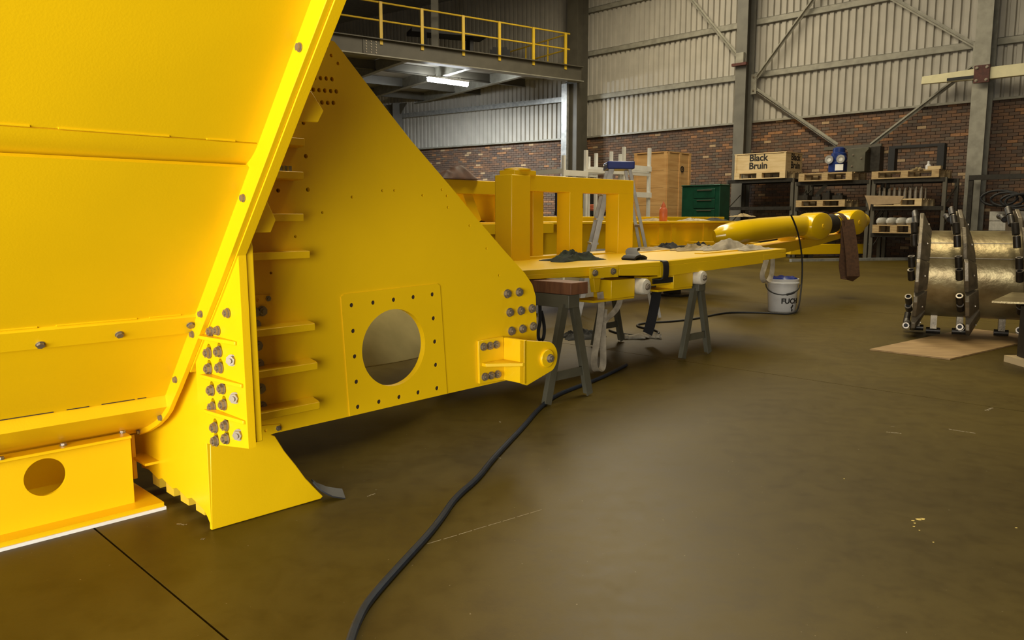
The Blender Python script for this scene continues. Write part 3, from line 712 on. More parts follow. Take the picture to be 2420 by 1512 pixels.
# weld beads along the folds
for (sa, segs) in ((s1t + 0.006, [(-3.1, -1.16), (-1.08, -0.62), (-0.56, -0.30), (-0.2, -0.12)]), (s2t + 0.003, [(-3.1, -0.75), (-0.7, -0.52), (-0.47, -0.24), (-0.2, -0.1)])):
    for a, b in segs:
        build(MB().tube([G(a, *FP(sa, 0.001)), G(b, *FP(sa, 0.001))], 0.0028, 6), 'weld_bead', 'yellow', mach)
for a, b in [(-1.9, -1.2), (-1.1, -0.78), (-0.74, -0.42), (-0.38, -0.31), (-0.27, -0.16), (-0.15, -0.12)]:
    build(MB().bar(G(a, *FP(s3t + 0.002, 0.0006)), G(b, *FP(s3t + 0.002, 0.0006)), 0.003, 0.003), 'slit', 'hole_shade', mach)
for x, y in [(95, 813), (282, 789), (450, 767)]:
    n3 = -(V * bk_.x + Z * bk_.y); sm = (s2t + s2b) / 2 - 0.005
    r = ray(x, y); p0 = G(0, *FP(0, 0.013)); p = CAMP + r * ((p0 - CAMP).dot(n3) / r.dot(n3)); bolt(p, n3, 0.0115, strip, SCREW)
for x, y in [(708, 112), (575, 468), (475, 742), (455, 790), (415, 897), (380, 987), (328, 1020)]:
    bolt(onu(x, y, -0.051), -U, 0.0105, chk, SCREW)
# lower front panel with the round opening, under the trough
vh = uvz(onfloor(310, 1189, 0.03))[1]
zt_ = uz(300, 1030, vh)[1]
pn = [(UL, 0.03), (-0.13, 0.03), (-0.13, zt_), (UL, zt_)]
ch = uz(107, 1127, vh); rh = abs(uz(107, 1083, vh)[1] - uz(107, 1171, vh)[1]) / 2
hl = circ(G(ch[0], vh, ch[1]), U, Z, rh, 36)
front = build(MB().prism([G(a, vh, b) for a, b in pn], V * 0.012, [hl]), 'front_panel', 'yellow', mach)
build(MB().gbox(UL, -0.13, vh - 0.05, vh + 0.012, zt_, zt_ + 0.012), 'top_lip', 'yellow', mach, bevel=0.002)
build(MB().gbox(-0.13, -0.118, vh, vh + 0.5, 0.03, zt_), 'front_panel_return', 'yellow', mach)
build(MB().gbox(UL, -0.02, vh + 0.45, vh + 0.47, 0.0, 0.62), 'rear_panel', 'yellow', mach)
build(MB().gbox(-0.62, -0.55, vh + 0.05, vh + 0.4, 0.07, 0.075), 'inner_shelf', 'galv', mach)
bf = build(MB().gbox(UL, -0.035, vh - 0.075, vh + 0.46, 0.012, 0.03), 'base_flange', 'yellow', mach, bevel=0.0015)
build(MB().gbox(UL, -0.03, vh - 0.08, vh + 0.46, 0.0, 0.012), 'packing_strip', 'white_paint', mach, label='white packing strip')
for x, y in [(62, 1240), (253, 1190)]:
    bolt(onfloor(x, y + 3, 0.031), Z, 0.0115, bf, SCREW)
for x, y in [(290, 1022), (150, 1052), (2, 1085)]:
    p = onfloor(x, y, zt_ + 0.013); bolt(p, Z, 0.0105, front, SCREW)
# upright flange and cross tie between the front panel and the end plate
build(MB().prism([G(-0.06, *vz(x, y, -0.06)) for x, y in [(299, 1030), (309, 1028), (317, 1132), (306, 1130)]], U * 0.015), 'upright_flange', 'yellow', mach, bevel=0.002)
a = vz(312, 1078, -0.055); build(MB().gbox(-0.055, 0.0, a[0] - 0.14, a[0] + 0.02, a[1] - 0.01, a[1]), 'tie_rib', 'yellow', mach)
a = vz(330, 1100, 0.03); build(MB().gbox(0.02, 0.03, 0.55, 0.95, 0.09, 0.42), 'rear_web', 'yellow', mach)
# kite-shaped gussets between apron edge and side plate
for px in ([(700, 235), (735, 215), (765, 262), (752, 289), (680, 286)], [(600, 480), (629, 470), (652, 520), (640, 549), (578, 551)]):
    vv_ = vz(px[4][0], px[4][1], 0.0)[0] + 0.02
    build(MB().prism([G(*[uz(x, y, vv_)[0], vv_, uz(x, y, vv_)[1]]) for x, y in px], V * 0.01), 'kite_gusset', 'yellow', mach, bevel=0.0015)

# loose nuts on the rib
NUT = mesh_of(MB().ring((0, 0, 0), (0, 0, 0.02), 0.008, 0.0135, 6), 'nut'); NUT.materials.append(M['steel'])
ur, zrib, dp = rib_top
for i in range(9):
    p = G(ur - 0.04 - 0.021 * i + random.uniform(-0.003, 0.003), -dp + 0.02 + random.uniform(0, 0.02), zrib + 0.0005)
    o = bpy.data.objects.new('loose_nut', NUT); COL.objects.link(o); o.matrix_world = Matrix.Translation(p) @ Matrix.Rotation(random.random() * 3, 4, 'Z')
    WM[o.name] = o.matrix_world.copy(); tag(o, 'loose steel nut in the row lying on a yellow rib', 'nut', 'loose nuts on the yellow rib')
# bent dark strip sticking out under the skirt
q0, q1, q2, q3 = onfloor(738, 1136, 0.08), onfloor(758, 1152, 0.05), onfloor(784, 1163, 0.025), onfloor(812, 1167, 0.01)
single(MB().ribbon([q0, q0.lerp(q1, 0.5) - Z * 0.003, q1, q1.lerp(q2, 0.5) - Z * 0.002, q2, q3], V + Z * 0.35, 0.07, 0.006), 'rubber_strip', 'black', 'bent dark rubber strip on the floor at the skirt tip', 'strip', (q3.x, q3.y, 0))

# ------------------------------------------------------------------ deck frame on trestles
ZD = 0.80
deck = thing('deck_frame', 'yellow deck frame with an upright portal, resting on grey trestles', 'machine deck', G(4.0, 1.2, 0.72))
def dz(u): return ZD + max(0.0, (u - 3.7)) * 0.019       # deck top rises slightly to the right
dt = [(2.15, 0.70), (3.2, 0.62), (3.7, 0.62), (5.75, 0.65), (5.9, 1.1), (5.9, 1.75), (2.15, 1.75)]
m = MB(); n = len(dt); TOPT = 0.03
vs = [G(u, v, dz(u)) for u, v in dt] + [G(u, v, dz(u) - TOPT) for u, v in dt]
m.add(vs, [tuple(range(n)), tuple(reversed(range(n, 2 * n)))] + [(i, (i + 1) % n, (i + 1) % n + n, i + n) for i in range(n)])
build(m, 'deck_plate', 'yellow', deck, bevel=0.002)
def facia(u0, v0, u1, v1, z0a, z0b, name, th=0.03):
    a, b = G(u0, v0, 0), G(u1, v1, 0); nn = (b - a).cross(Z).normalized(); nn = nn if nn.dot(V) > 0 else -nn
    build(MB().prism([a + Z * z0a, b + Z * z0b, b + Z * (dz(u1) - TOPT), a + Z * (dz(u0) - TOPT)], nn * th), name, 'yellow', deck, bevel=0.002)
facia(2.15, 0.70, 3.2, 0.62, 0.745, 0.73, 'front_rail'); facia(3.2, 0.62, 3.7, 0.62, 0.725, 0.70, 'front_rail')
facia(3.7, 0.62, 5.3, 0.642, 0.69, 0.725, 'front_rail'); facia(5.3, 0.642, 5.75, 0.65, 0.75, 0.762, 'front_rail'); facia(5.75, 0.65, 5.9, 1.1, 0.765, 0.765, 'end_rail')
build(MB().gbox(2.15, 5.9, 1.70, 1.75, 0.70, 0.77), 'rear_rail', 'yellow', deck)
for uu in (2.9, 3.9, 4.9): build(MB().gbox(uu, uu + 0.05, 0.68, 1.70, 0.72, 0.77), 'cross_member', 'yellow', deck)
fp = build(MB().prism([G(a, 0.606, b) for a, b in [uz(1396, 634, 0.606), uz(1461, 628, 0.606), uz(1461, 654, 0.606), uz(1396, 658, 0.606)]], V * 0.014), 'joint_plate', 'yellow', deck)
for x, y in [(1405, 645), (1448, 641)]: bolt(onv(x, y, 0.605), -V, 0.02, fp)
# low wear strips on the deck top
for uu0, uu1, v0, v1 in ((4.6, 5.6, 0.82, 0.9), (4.2, 5.8, 1.35, 1.42)):
    build(MB().prism([G(uu0, v0, dz(uu0)), G(uu1, v0, dz(uu1)), G(uu1, v1, dz(uu1)), G(uu0, v1, dz(uu0))], Z * 0.012), 'wear_strip', 'yellow', deck)
# upright portal
PV0, PV1 = 1.42, 1.56; PT = 1.43; Pz = ZD
build(MB().gbox(2.93, 3.13, PV0 - 0.02, PV1 + 0.02, Pz, PT + 0.005), 'portal_post', 'yellow', deck, bevel=0.008)
build(MB().gbox(3.60, 3.76, PV0, PV1, Pz, PT - 0.1), 'portal_post', 'yellow', deck, bevel=0.006)
build(MB().gbox(4.23, 4.44, PV0, PV1, Pz + 0.012, PT - 0.1), 'portal_post', 'yellow', deck, bevel=0.006)
build(MB().gbox(3.24, 3.36, PV0 + 0.06, PV1 + 0.06, Pz, PT - 0.1), 'portal_post', 'yellow', deck, bevel=0.006)
build(MB().gbox(3.13, 4.44, PV0, PV1, PT - 0.11, PT + 0.01), 'portal_beam', 'yellow', deck, bevel=0.006)
build(MB().gbox(3.13, 4.23, PV0 + 0.02, PV1 - 0.02, Pz, Pz + 0.03), 'portal_sill', 'yellow', deck, bevel=0.004)
build(MB().gbox(2.97, 3.20, PV0 - 0.01, PV1 + 0.01, PT + 0.005, PT + 0.04), 'cap_plate', 'yellow', deck, bevel=0.004)
build(MB().lathe(G(3.08, 1.49, PT + 0.04), Z, [(0.10, 0), (0.10, 0.012), (0.06, 0.02), (0.02, 0.022)], 20), 'cap_boss', 'yellow', deck)
# roller brackets under the front rail
def roller(uu, vv, zz, r, lo):
    b = build(MB().gbox(uu - 0.33, uu - 0.06, vv + 0.0, vv + 0.16, zz - 0.07, zz + 0.06), 'roller_bracket', 'yellow', deck, bevel=0.004)
    rl = build(MB().lathe(G(uu, vv - 0.06, zz), V, [(r * 0.5, -0.004), (r * 0.9, 0.0), (r, 0.012), (r, 0.11), (r * 0.9, 0.12)], 26), 'roller', 'nylon', deck)
    bolt(G(uu, vv - 0.062, zz), -V, r * 0.36, rl)
    build(MB().gbox(uu - 0.5, uu - 0.04, vv + 0.02, vv + 0.2, zz - 0.085, zz - 0.07), 'roller_base', 'yellow', deck)
ra = uvz(onv(1523, 677, 0.6)); rb = uvz(onv(1655, 660, 0.6))
roller(ra[0], 0.64, ra[2], 0.058, 0); roller(rb[0] + 0.05, 0.66, rb[2] + 0.01, 0.055, 0)
build(MB().gbox(3.62, 4.1, 0.68, 0.8, 0.62, 0.69), 'roller_beam', 'yellow', deck, bevel=0.003)
build(MB().gbox(3.68, 3.95, 0.665, 0.679, 0.635, 0.675), 'beam_slot', 'black', deck)
a = onv(1413, 665, 0.66); build(MB().prism([G(2.97, 0.66, 0.725), G(3.05, 0.66, 0.725), G(3.03, 0.66, 0.62), G(2.99, 0.66, 0.62)], V * 0.04), 'support_lug', 'yellow', deck, bevel=0.003)

# trestles
def trestle(uc, v0, v1, h, label, spread=0.2):
    t = thing('trestle', label, 'trestle', G(uc, (v0 + v1) / 2, 0))
    build(MB().gbox(uc - 0.05, uc + 0.05, v0 - 0.03, v1 + 0.03, h - 0.08, h), 'top_beam', 'grey_paint', t, bevel=0.003)
    for v in (v0, v1):
        for s in (-1, 1):
            a = G(uc + s * spread, v, 0.0); b = G(uc + s * 0.045, v, h - 0.06)
            d = (b - a).normalized(); up = V
            m = MB().bar(a + d * 0.012, b, 0.055, 0.008, up=up).bar(a + d * 0.012 + V * 0.025 , b + V * 0.025, 0.008, 0.05, up=up)
            build(m, 'leg', 'grey_paint', t)
        k = 0.2
        a = G(uc - spread * 0.74, v + 0.012, 0.17); b = G(uc + spread * 0.74, v + 0.012, 0.17)
        build(MB().bar(a, b, 0.008, 0.055), 'crossbar', 'grey_paint', t)
    return t
trestle(2.45, 0.416, 1.42, 0.66, 'grey steel trestle holding the brown timber, nearest to the side plate')
trestle(4.36, 0.70, 1.60, 0.62, 'grey steel trestle under the far half of the yellow deck')
single(MB().gbox(2.40, 2.56, 0.37, 1.35, 0.662, 0.735), 'timber_packer', 'timber', 'red-brown timber block packed between trestle and deck', 'timber', G(2.48, 0.9, 0.662), bevel=0.004)
single(MB().gbox(4.30, 4.42, 0.72, 1.60, 0.622, 0.69), 'timber_packer', 'timber', 'brown timber packer on the far trestle under the deck', 'timber', G(4.36, 1.2, 0.622), bevel=0.004)

# ------------------------------------------------------------------ chassis behind the deck
ch_ = thing('chassis_beam', 'long yellow box chassis with a glossy swivel tube, behind the deck frame', 'chassis', G(7.4, 3.8, 0.45))
CV = 3.35
tz = 1.09
def cz(x, y): return uz(x, y, CV)
u_l = cz(1130, 540)[0]; u_m = cz(1700, 530)[0]
build(MB().gbox(u_l - 0.9, u_m + 0.3, CV, CV + 0.75, 0.52, 1.045), 'box', 'yellow', ch_, bevel=0.01)
build(MB().gbox(u_l - 0.9, u_m + 0.4, CV - 0.05, CV + 0.8, 1.045, 1.075), 'top_plate', 'yellow', ch_, bevel=0.004)
build(MB().gbox(u_l - 0.9, cz(1290, 540)[0], CV - 0.12, CV, 0.95, 1.06), 'side_rail', 'yellow', ch_, bevel=0.004)
for x in (1560, 1590, 1665): 
    uu = cz(x, 550)[0]; build(MB().gbox(uu - 0.05, uu + 0.05, CV - 0.02, CV, 0.55, 1.04), 'stiffener', 'yellow', ch_)
build(MB().gbox(u_l - 0.9, u_m + 2.4, CV + 1.3, CV + 1.6, 0.8, 1.14), 'rear_box', 'yellow', ch_, bevel=0.008)
for uu in (4.8, 7.0, 9.0): build(MB().gbox(uu, uu + 0.2, CV + 0.7, CV + 1.35, 0.7, 1.0), 'cross_tie', 'yellow', ch_)
# raised frame at its near end with a diagonal brace
ut = cz(1060, 425)[0]; u2 = cz(1200, 425)[0]; zt2 = cz(1120, 426)[1]
build(MB().gbox(ut - 0.5, u2 + 0.25, CV + 0.0, CV + 0.2, zt2 - 0.14, zt2), 'upper_rail', 'yellow', ch_, bevel=0.006)
build(MB().bar(G(*[cz(1108, 445)[0], CV + 0.1, cz(1108, 445)[1]]), G(cz(1137, 512)[0], CV + 0.1, 1.07), 0.12, 0.1, up=V), 'diagonal_brace', 'yellow', ch_, bevel=0.006)
build(MB().gbox(ut - 0.5, u2 + 0.3, CV + 0.62, CV + 0.66, 1.07, zt2 - 0.02), 'back_panel', 'yellow', ch_)
build(MB().gbox(u2 - 0.02, u2 + 0.04, CV + 0.2, CV + 0.62, 1.07, zt2 - 0.02), 'end_web', 'yellow', ch_)
build(MB().gbox(cz(1378, 500)[0], cz(1393, 500)[0], CV + 0.1, CV + 0.25, 1.075, 1.24), 'stop_block', 'yellow', ch_, bevel=0.005)
for uu in (5.2, 8.6):
    t = thing('support_stand', 'black steel stand under the %s end of the box chassis' % ('near' if uu < 6 else 'far'), 'stand', G(uu, CV + 0.4, 0))
    build(MB().gbox(uu - 0.18, uu + 0.18, CV + 0.1, CV + 0.7, 0.44, 0.515), 'head', 'dark_steel', t)
    build(MB().gbox(uu - 0.08, uu + 0.08, CV + 0.3, CV + 0.5, 0.03, 0.44), 'column', 'dark_steel', t)
    build(MB().gbox(uu - 0.22, uu + 0.22, CV + 0.12, CV + 0.68, 0.0, 0.03), 'foot', 'dark_steel', t)

# swivel tube lying alongside, with its tapered carrier beam
TV = 1.9
tb = ch_
ax0 = Vector(uvz(onv(1740, 552, TV))); ax1 = Vector(uvz(onv(2040, 521, TV)))
def tp(s, dz_=0.0, dv_=0.0):
    q_ = ax0.lerp(ax1, s); return G(q_.x, q_.y + dv_, q_.z + dz_)
R_ = 0.135
build(MB().tube([tp(-0.075, -0.02, 0.12), tp(-0.06, -0.012, 0.07), tp(-0.02, 0.0, 0.015), tp(0.05, 0.012), tp(0.15, 0.02), tp(0.3, 0.022), tp(0.45, 0.016), tp(0.55, 0.005)], [R_ * 0.5, R_ * 0.82, R_, R_ * 1.02, R_ * 1.02, R_, R_ * 0.98, R_ * 0.94], 28), 'main_tube', 'yellow_gloss', tb)
build(MB().tube([tp(0.55), tp(0.72, -0.002)], R_ * 0.86, 28), 'main_tube', 'yellow_gloss', tb)
build(MB().tube([tp(0.70, 0.0), tp(0.985, 0.0), tp(1.0, 0.0), tp(1.008, 0.0)], [R_ * 0.84, R_ * 0.84, R_ * 0.74, R_ * 0.4], 28), 'end_tube', 'yellow_gloss', tb)
tdir = (tp(1) - tp(0)).normalized(); tup = tdir.cross(V).normalized(); tup = tup if tup.z > 0 else -tup
for s in (0.52, 0.84):
    c = tp(s); m = MB(); rings = []
    for (d_, k_) in ((-0.175, 0.80), (-0.16, 0.96), (-0.13, 1.0), (0.05, 0.98), (0.11, 0.85)):
        rings.append([c + V * d_ + tdir * (cos(2 * pi * i / 32) * 0.33 * k_) + tup * (sin(2 * pi * i / 32) * 0.178 * k_) for i in range(32)])
    nn_ = 32
    m.add([p_ for r_ in rings for p_ in r_], [tuple(range(nn_)), tuple(reversed(range(4 * nn_, 5 * nn_)))] + [(j * nn_ + i, j * nn_ + (i + 1) % nn_, (j + 1) * nn_ + (i + 1) % nn_, (j + 1) * nn_ + i) for j in range(4) for i in range(nn_)])
    j = build(m, 'swivel_joint', 'yellow_gloss', tb)
    build(MB().cyl(c - V * 0.183, c - V * 0.17, 0.03, 12), 'plug', 'yellow', j)
build(MB().tube([tp(0.61), tp(0.70)], R_ * 0.98, 28), 'coupling', 'dark_steel', tb)
q_ = [tp(-0.02, -0.19), tp(0.93, -0.15), tp(0.9, -0.20), tp(0.62, -0.27), tp(0.2, -0.33), tp(0.02, -0.24)]
build(MB().prism([p + V * 0.02 for p in q_], V * 0.25), 'carrier_beam', 'yellow', ch_, bevel=0.004)
for s in (0.08, 0.42): build(MB().bar(tp(s, -0.19, 0.14), tp(s, -0.128, 0.14), 0.1, 0.2), 'saddle', 'yellow', ch_)
for s in (0.12, 0.34):
    a = tp(s, -0.25, 0.25); build(MB().bar(a, a + V * 1.3, 0.14, 0.12), 'outrigger', 'yellow', ch_)

# brown strap round the tube end, hanging loop
c = tp(0.735); Rr = R_ + 0.012
loop = []
for k in range(13):
    a = radians(-60 + k * 25); loop.append(c + (-V) * 0 + V * (-cos(a)) * Rr + Z * sin(a) * Rr)
lowp = c - V * (Rr + 0.02)
hang = [c - V * Rr + Z * 0.02, lowp - Z * 0.1, lowp - Z * 0.32 - V * 0.01, lowp - Z * 0.58, lowp - Z * 0.74 - V * 0.03, lowp - Z * 0.78 - V * 0.075, lowp - Z * 0.72 - V * 0.12, lowp - Z * 0.4 - V * 0.08, lowp - Z * 0.12 - V * 0.03, c - V * (Rr + 0.012) + Z * 0.05]
t = thing('lifting_strap', 'brown webbing strap looped round the yellow tube and hanging down', 'strap', c - Z * 0.7)
build(MB().ribbon(loop, U, 0.13, 0.008), 'wrap', 'brown_strap', t); build(MB().ribbon(hang, U * 0.8 - V * 0.6, 0.19, 0.008), 'hanging_loop', 'brown_strap', t)

# ------------------------------------------------------------------ bucket, hoses, drum
def bucket():
    c = onfloor(1847, 736); H_, r0, r1 = 0.40, 0.158, 0.178
    t = thing('bucket', 'white plastic bucket with a black handle on the floor beneath the yellow tube', 'bucket', c)
    prof = [(r0 * 0.95, 0.0), (r0, 0.01), (r1, H_ - 0.06), (r1 + 0.012, H_ - 0.055), (r1 + 0.012, H_ - 0.04), (r1 + 0.004, H_ - 0.035), (r1 + 0.008, H_), (r1 - 0.006, H_), (r1 - 0.012, H_ - 0.05)]
    build(MB().lathe(c, Z, prof, 36), 'body', 'white_plastic', t)
    # blue bag or liner crumpled inside the mouth
    m = MB(); n = 28; vs = [c + Z * (H_ + 0.012)]
    fs = []
    for j, (r, h) in enumerate(((0.06, 0.018), (0.11, 0.022), (0.155, 0.006), (r1 - 0.008, -0.02))):
        for k in range(n):
            a = 2 * pi * k / n; rr = r * (1 + 0.05 * sin(5 * a + j)); hh = H_ + h + 0.012 * sin(4 * a + 2 * j)
            vs.append(c + Vector((cos(a) * rr, sin(a) * rr, hh)))
    for k in range(n): fs.append((0, 1 + k, 1 + (k + 1) % n))
    for j in range(3):
        for k in range(n):
            a = 1 + j * n + k; b = 1 + j * n + (k + 1) % n; fs.append((a, b, b + n, a + n))
    build(m.add(vs, fs), 'liner', 'blue', t, label='crumpled blue liner')
    # handle hanging down across the front
    lat = Vector((-c.y, c.x, 0)).normalized(); tow = Vector((-c.x, -c.y, 0)).normalized(); lat = tow.cross(Z) * -1
    pts = []
    for k in range(13):
        a = pi * k / 12; pts.append(c + lat * (-cos(a) * (r1 + 0.012)) * 1.0 + tow * (sin(a) * (r1 + 0.02)) + Z * (H_ - 0.05 - 0.11 * sin(a) ** 0.9 - 0.02))
    pts = [c + (p - c - Z * (p - c).z).normalized() * (r1 + 0.016) + Z * (p - c).z for p in pts]
    h = build(MB().tube(pts, 0.007, 8), 'handle', 'black', t)
    build(MB().tube(pts[7:10], 0.013, 8), 'handle_grip', 'black', h)
    # lettering wrapped on the side
    me = text_mesh('FUCHS', 0.085, 0.0006, 'ink', 0.003)
    ang0 = math.atan2(tow.y, tow.x) + 0.72; z0 = 0.14
    me2 = me.copy(); rr = r0 + (r1 - r0) * z0 / H_ + 0.0025
    for v in me2.vertices:
        a = ang0 + v.co.x / rr; q_ = r0 + (r1 - r0) * (z0 + v.co.y) / (H_ - 0.06) + 0.003; v.co = Vector((cos(a) * (q_ + v.co.z), sin(a) * (q_ + v.co.z), z0 + v.co.y))
    o = bpy.data.objects.new('printed_name', me2); COL.objects.link(o); o.parent = t
    m = MB(); 
    for i, (a, b) in enumerate(((0.0, 0.0), (0.1, 0.02), (0.05, -0.03))):
        aa = ang0 + a - 0.04; zz = z0 - 0.075 + b; rr2 = rr + 0.002
        m.add([c + Vector((cos(aa + x) * rr2, sin(aa + x) * rr2, zz + y)) for x, y in ((-0.06, 0.0), (0.0, 0.02), (0.09, 0.004), (0.0, -0.02))], [(0, 1, 2, 3)])
    build(m, 'printed_mark', 'ink', t).modifiers.new('solid', 'SOLIDIFY').thickness = 0.001
bucket()

def smooth(pts, it=2):
    pts = [Vector(p) for p in pts]
    for _ in range(it):
        q = [pts[0]]
        for a, b in zip(pts[:-1], pts[1:]): q += [a.lerp(b, 0.25), a.lerp(b, 0.75)]
        q.append(pts[-1]); pts = q
    return pts
# air hose across the foreground floor
hp = [(1480, 862), (1420, 893), (1360, 915), (1310, 935), (1272, 966), (1240, 1005), (1192, 1055), (1160, 1090), (1130, 1130), (1075, 1176), (1045, 1222), (1010, 1266), (960, 1320), (910, 1375), (880, 1410), (858, 1440), (835, 1490), (815, 1560), (800, 1700)]
single(MB().tube(smooth([onfloor(x, y, 0.0135) for x, y in hp]), 0.013, 10), 'air_hose', 'hose', 'blue-black air hose snaking across the foreground floor', 'hose', onfloor(1075, 1176))
# black cable from the tube past the bucket and along the floor
hc = [onv(1868, 506, TV - 0.2), onv(1876, 522, TV - 0.2), onv(1886, 550, TV - 0.2), onv(1893, 585, TV - 0.2), onv(1897, 630, TV - 0.2), onv(1893, 690, TV - 0.2)]
hf = [onfloor(1886, 735, 0.03), onfloor(1868, 742, 0.012), onfloor(1830, 740, 0.011), onfloor(1780, 738, 0.011), onfloor(1720, 738, 0.011), onfloor(1680, 745, 0.011), onfloor(1640, 754, 0.011), onfloor(1580, 760, 0.011), onfloor(1530, 762, 0.011), onfloor(1500, 768, 0.011), onfloor(1520, 775, 0.011), onfloor(1555, 781, 0.011), onfloor(1558, 790, 0.011), onfloor(1530, 792, 0.011), onfloor(1490, 792, 0.011), onfloor(1455, 786, 0.011), onfloor(1440, 780, 0.011)]
single(MB().tube(smooth(hc + hf), 0.0105, 8), 'power_cable', 'black', 'thin black cable hanging off the yellow tube behind the bucket', 'cable', onfloor(1830, 740))

# plywood sheet and cutter drum
pw = [onfloor(2055, 828), onfloor(2245, 851), onfloor(2470, 800), onfloor(2290, 778)]
single(MB().prism([p + Z * 0.001 for p in pw], Z * 0.012), 'plywood_sheet', 'ply', 'worn plywood sheet lying under the cutter drum', 'board', pw[0])
DC = onfloor(2290, 690); DC = CAMP + (depth(2290, 648, 7.42) - CAMP); DZ = DC.z
DA = Vector((cos(radians(-27)), sin(radians(-27)), 0)); DR = 0.41
DB = Z.cross(DA)                                       # away from camera
drum = thing('cutter_drum', 'brassy steel cutter drum with spiral rows of pick holders', 'cutter drum', Vector((DC.x, DC.y, 0.0)))
x0, x1 = -0.44, 1.3
m = MB(); n = 56
m.tube([DC + DA * x0, DC + DA * (x0 + 0.004), DC + DA * x1], [DR - 0.01, DR, DR], n)
build(m, 'barrel', 'drum', drum)
build(MB().ring(DC + DA * (x0 - 0.012), DC + DA * (x0 + 0.002), DR * 0.6, DR - 0.03, n), 'end_ring', 'holder', drum)
def rad(a): return (-DB) * cos(a) + Z * sin(a)         # a = 0 faces the camera, 90 deg is up
for a in (24, 47):
    p = rad(radians(a)) * (DR + 0.001); build(MB().bar(DC + DA * x0 + p, DC + DA * x1 + p, 0.007, 0.005), 'seam', 'holder', drum)
def plate_seg(xa, a0, a1, h, lean, th=0.045):
    """faceted holder plate standing on the barrel from angle a0 to a1 (deg), straight outer edge"""
    m = MB(); vs = []
    for (f, hh) in ((0.0, h * 0.8), (0.12, h), (0.62, h * 0.9), (1.0, h * 0.5)):
        a = radians(a0 + (a1 - a0) * f); xx = xa + lean * f
        for dx_ in (0, th):
            for r_ in (DR - 0.015, DR + hh): vs.append(DC + DA * (xx + dx_ * (2.6 if r_ < DR else 0.7)) + rad(a) * r_)
    fs = [(0, 1, 3, 2), (12, 14, 15, 13)]
    for i in range(3):
        o = 4 * i; fs += [(o, o + 4, o + 5, o + 1), (o + 1, o + 5, o + 7, o + 3), (o + 3, o + 7, o + 6, o + 2), (o + 2, o + 6, o + 4, o)]
    return m.add(vs, fs)
def pick(xa, a, h, par, l=0.10, r=0.03):
    a_ = radians(a); tang = (rad(a_ + 0.01) - rad(a_)).normalized()
    base = DC + DA * xa + rad(a_) * (DR + h)
    d = (rad(a_) * 0.45 + tang * 0.85 - DA * 0.10).normalized()
    s_ = build(MB().ring(base - d * l * 0.5, base + d * l * 0.5, r * 0.62, r, 18), 'pick_sleeve', 'pick', par)
    build(MB().cyl(base - d * l * 0.48, base + d * l * 0.38, r * 0.6, 10), 'pick_bore', 'black', s_)
    build(MB().ring(base + d * l * 0.5, base + d * l * 0.53, r * 0.62, r * 0.98, 18), 'sleeve_rim', 'steel', s_)
def row(x_axial, start, count, step, lean, h=0.2, side=-1):
    for i in range(count):
        a0 = start - i * step; xa = x_axial + i * lean
        if a0 < -60: hh = 0.12
        else: hh = h
        o = build(plate_seg(xa, a0, a0 - step + 1.5, hh, lean * 0.9), 'holder_plate', 'holder', drum, bevel=0.004)
        pick(xa + side * 0.04, a0 - 3, hh * 0.86, o); pick(xa + side * 0.035 + lean * 0.3, a0 - 0.42 * step, hh * 0.62, o)
        bolt(DC + DA * (xa + lean * 0.45 + 0.075) + rad(radians(a0 - step * 0.45)) * (DR + hh * 0.45), DA, 0.009, o)
row(x0 + 0.0, 128, 7, 37, -0.004, 0.17)
row(-0.17, 116, 6, 33, 0.030, 0.21)
row(0.28, 116, 6, 33, 0.032, 0.21)
row(0.78, 116, 6, 33, 0.032, 0.21)
# feet picks it rests on, reaching the board
for xa, a in ((x0 + 0.03, -104), (x0 + 0.17, -80), (-0.05, -86), (0.30, -96), (0.62, -82)):
    a_ = radians(a); b = DC + DA * xa + rad(a_) * (DR - 0.02); e = Vector((b.x, b.y, 0)) + (rad(a_) - Z * rad(a_).z) * 0.05 + Z * 0.014
    o = build(MB().bar(b, e + Z * 0.05, 0.07, 0.055, up=DA), 'holder_foot', 'holder', drum)
    build(MB().cyl(e + Z * 0.031 - DA * 0.06, e + Z * 0.031 + DA * 0.06, 0.03, 14), 'pick_sleeve', 'pick', o)
# steel plate on a pale block at the right edge
t = thing('steel_plate_stand', 'flat steel plate on a dark pedestal in front of the cutter drum', 'stand', onfloor(2440, 812))
pp = [(2344, 711), (2470, 716), (2590, 700), (2392, 690)]
zz = 0.52
pts = [onfloor(x, y, zz) for x, y in pp]
build(MB().prism(pts, Z * -0.014), 'plate', 'drum', t)
cx = (pts[0] + pts[1] + pts[2] + pts[3]) / 4 + Vector((0.1, 0, 0)); build(MB().box((cx.x, cx.y, 0.25), (0.28, 0.22, 0.39)), 'pedestal', 'dark_steel', t); build(MB().box((cx.x, cx.y, 0.025), (0.4, 0.34, 0.05)), 'foot', 'wood_pale', t)

# ------------------------------------------------------------------ straps, slings, rags and gloves
# ratchet strap round the deck rail
us = 3.72; zb = 0.672; zt = dz(us) + 0.004
sp_ = [G(us - 0.02, 1.0, zt), G(us, 0.8, zt), G(us + 0.01, 0.62, zt + 0.002), G(us + 0.01, 0.6, zt - 0.005), G(us + 0.01, 0.592, zt - 0.05), G(us + 0.005, 0.592, zb + 0.02), G(us, 0.605, zb), G(us - 0.01, 0.66, zb - 0.004), G(us - 0.02, 0.9, zb - 0.004)]
t = thing('ratchet_strap', 'black ratchet strap wrapped over the front rail of the deck', 'strap', G(us, 0.6, zb))
build(MB().ribbon(smooth(sp_, 1), U, 0.065, 0.008), 'webbing', 'black', t)
build(MB().ribbon(smooth([G(us - 0.02, 0.85, zt + 0.02), G(us + 0.06, 0.95, zt + 0.05), G(us + 0.14, 1.0, zt + 0.07), G(us + 0.18, 1.0, zt + 0.075)], 1), V, 0.09, 0.02), 'ratchet_handle', 'black', t)
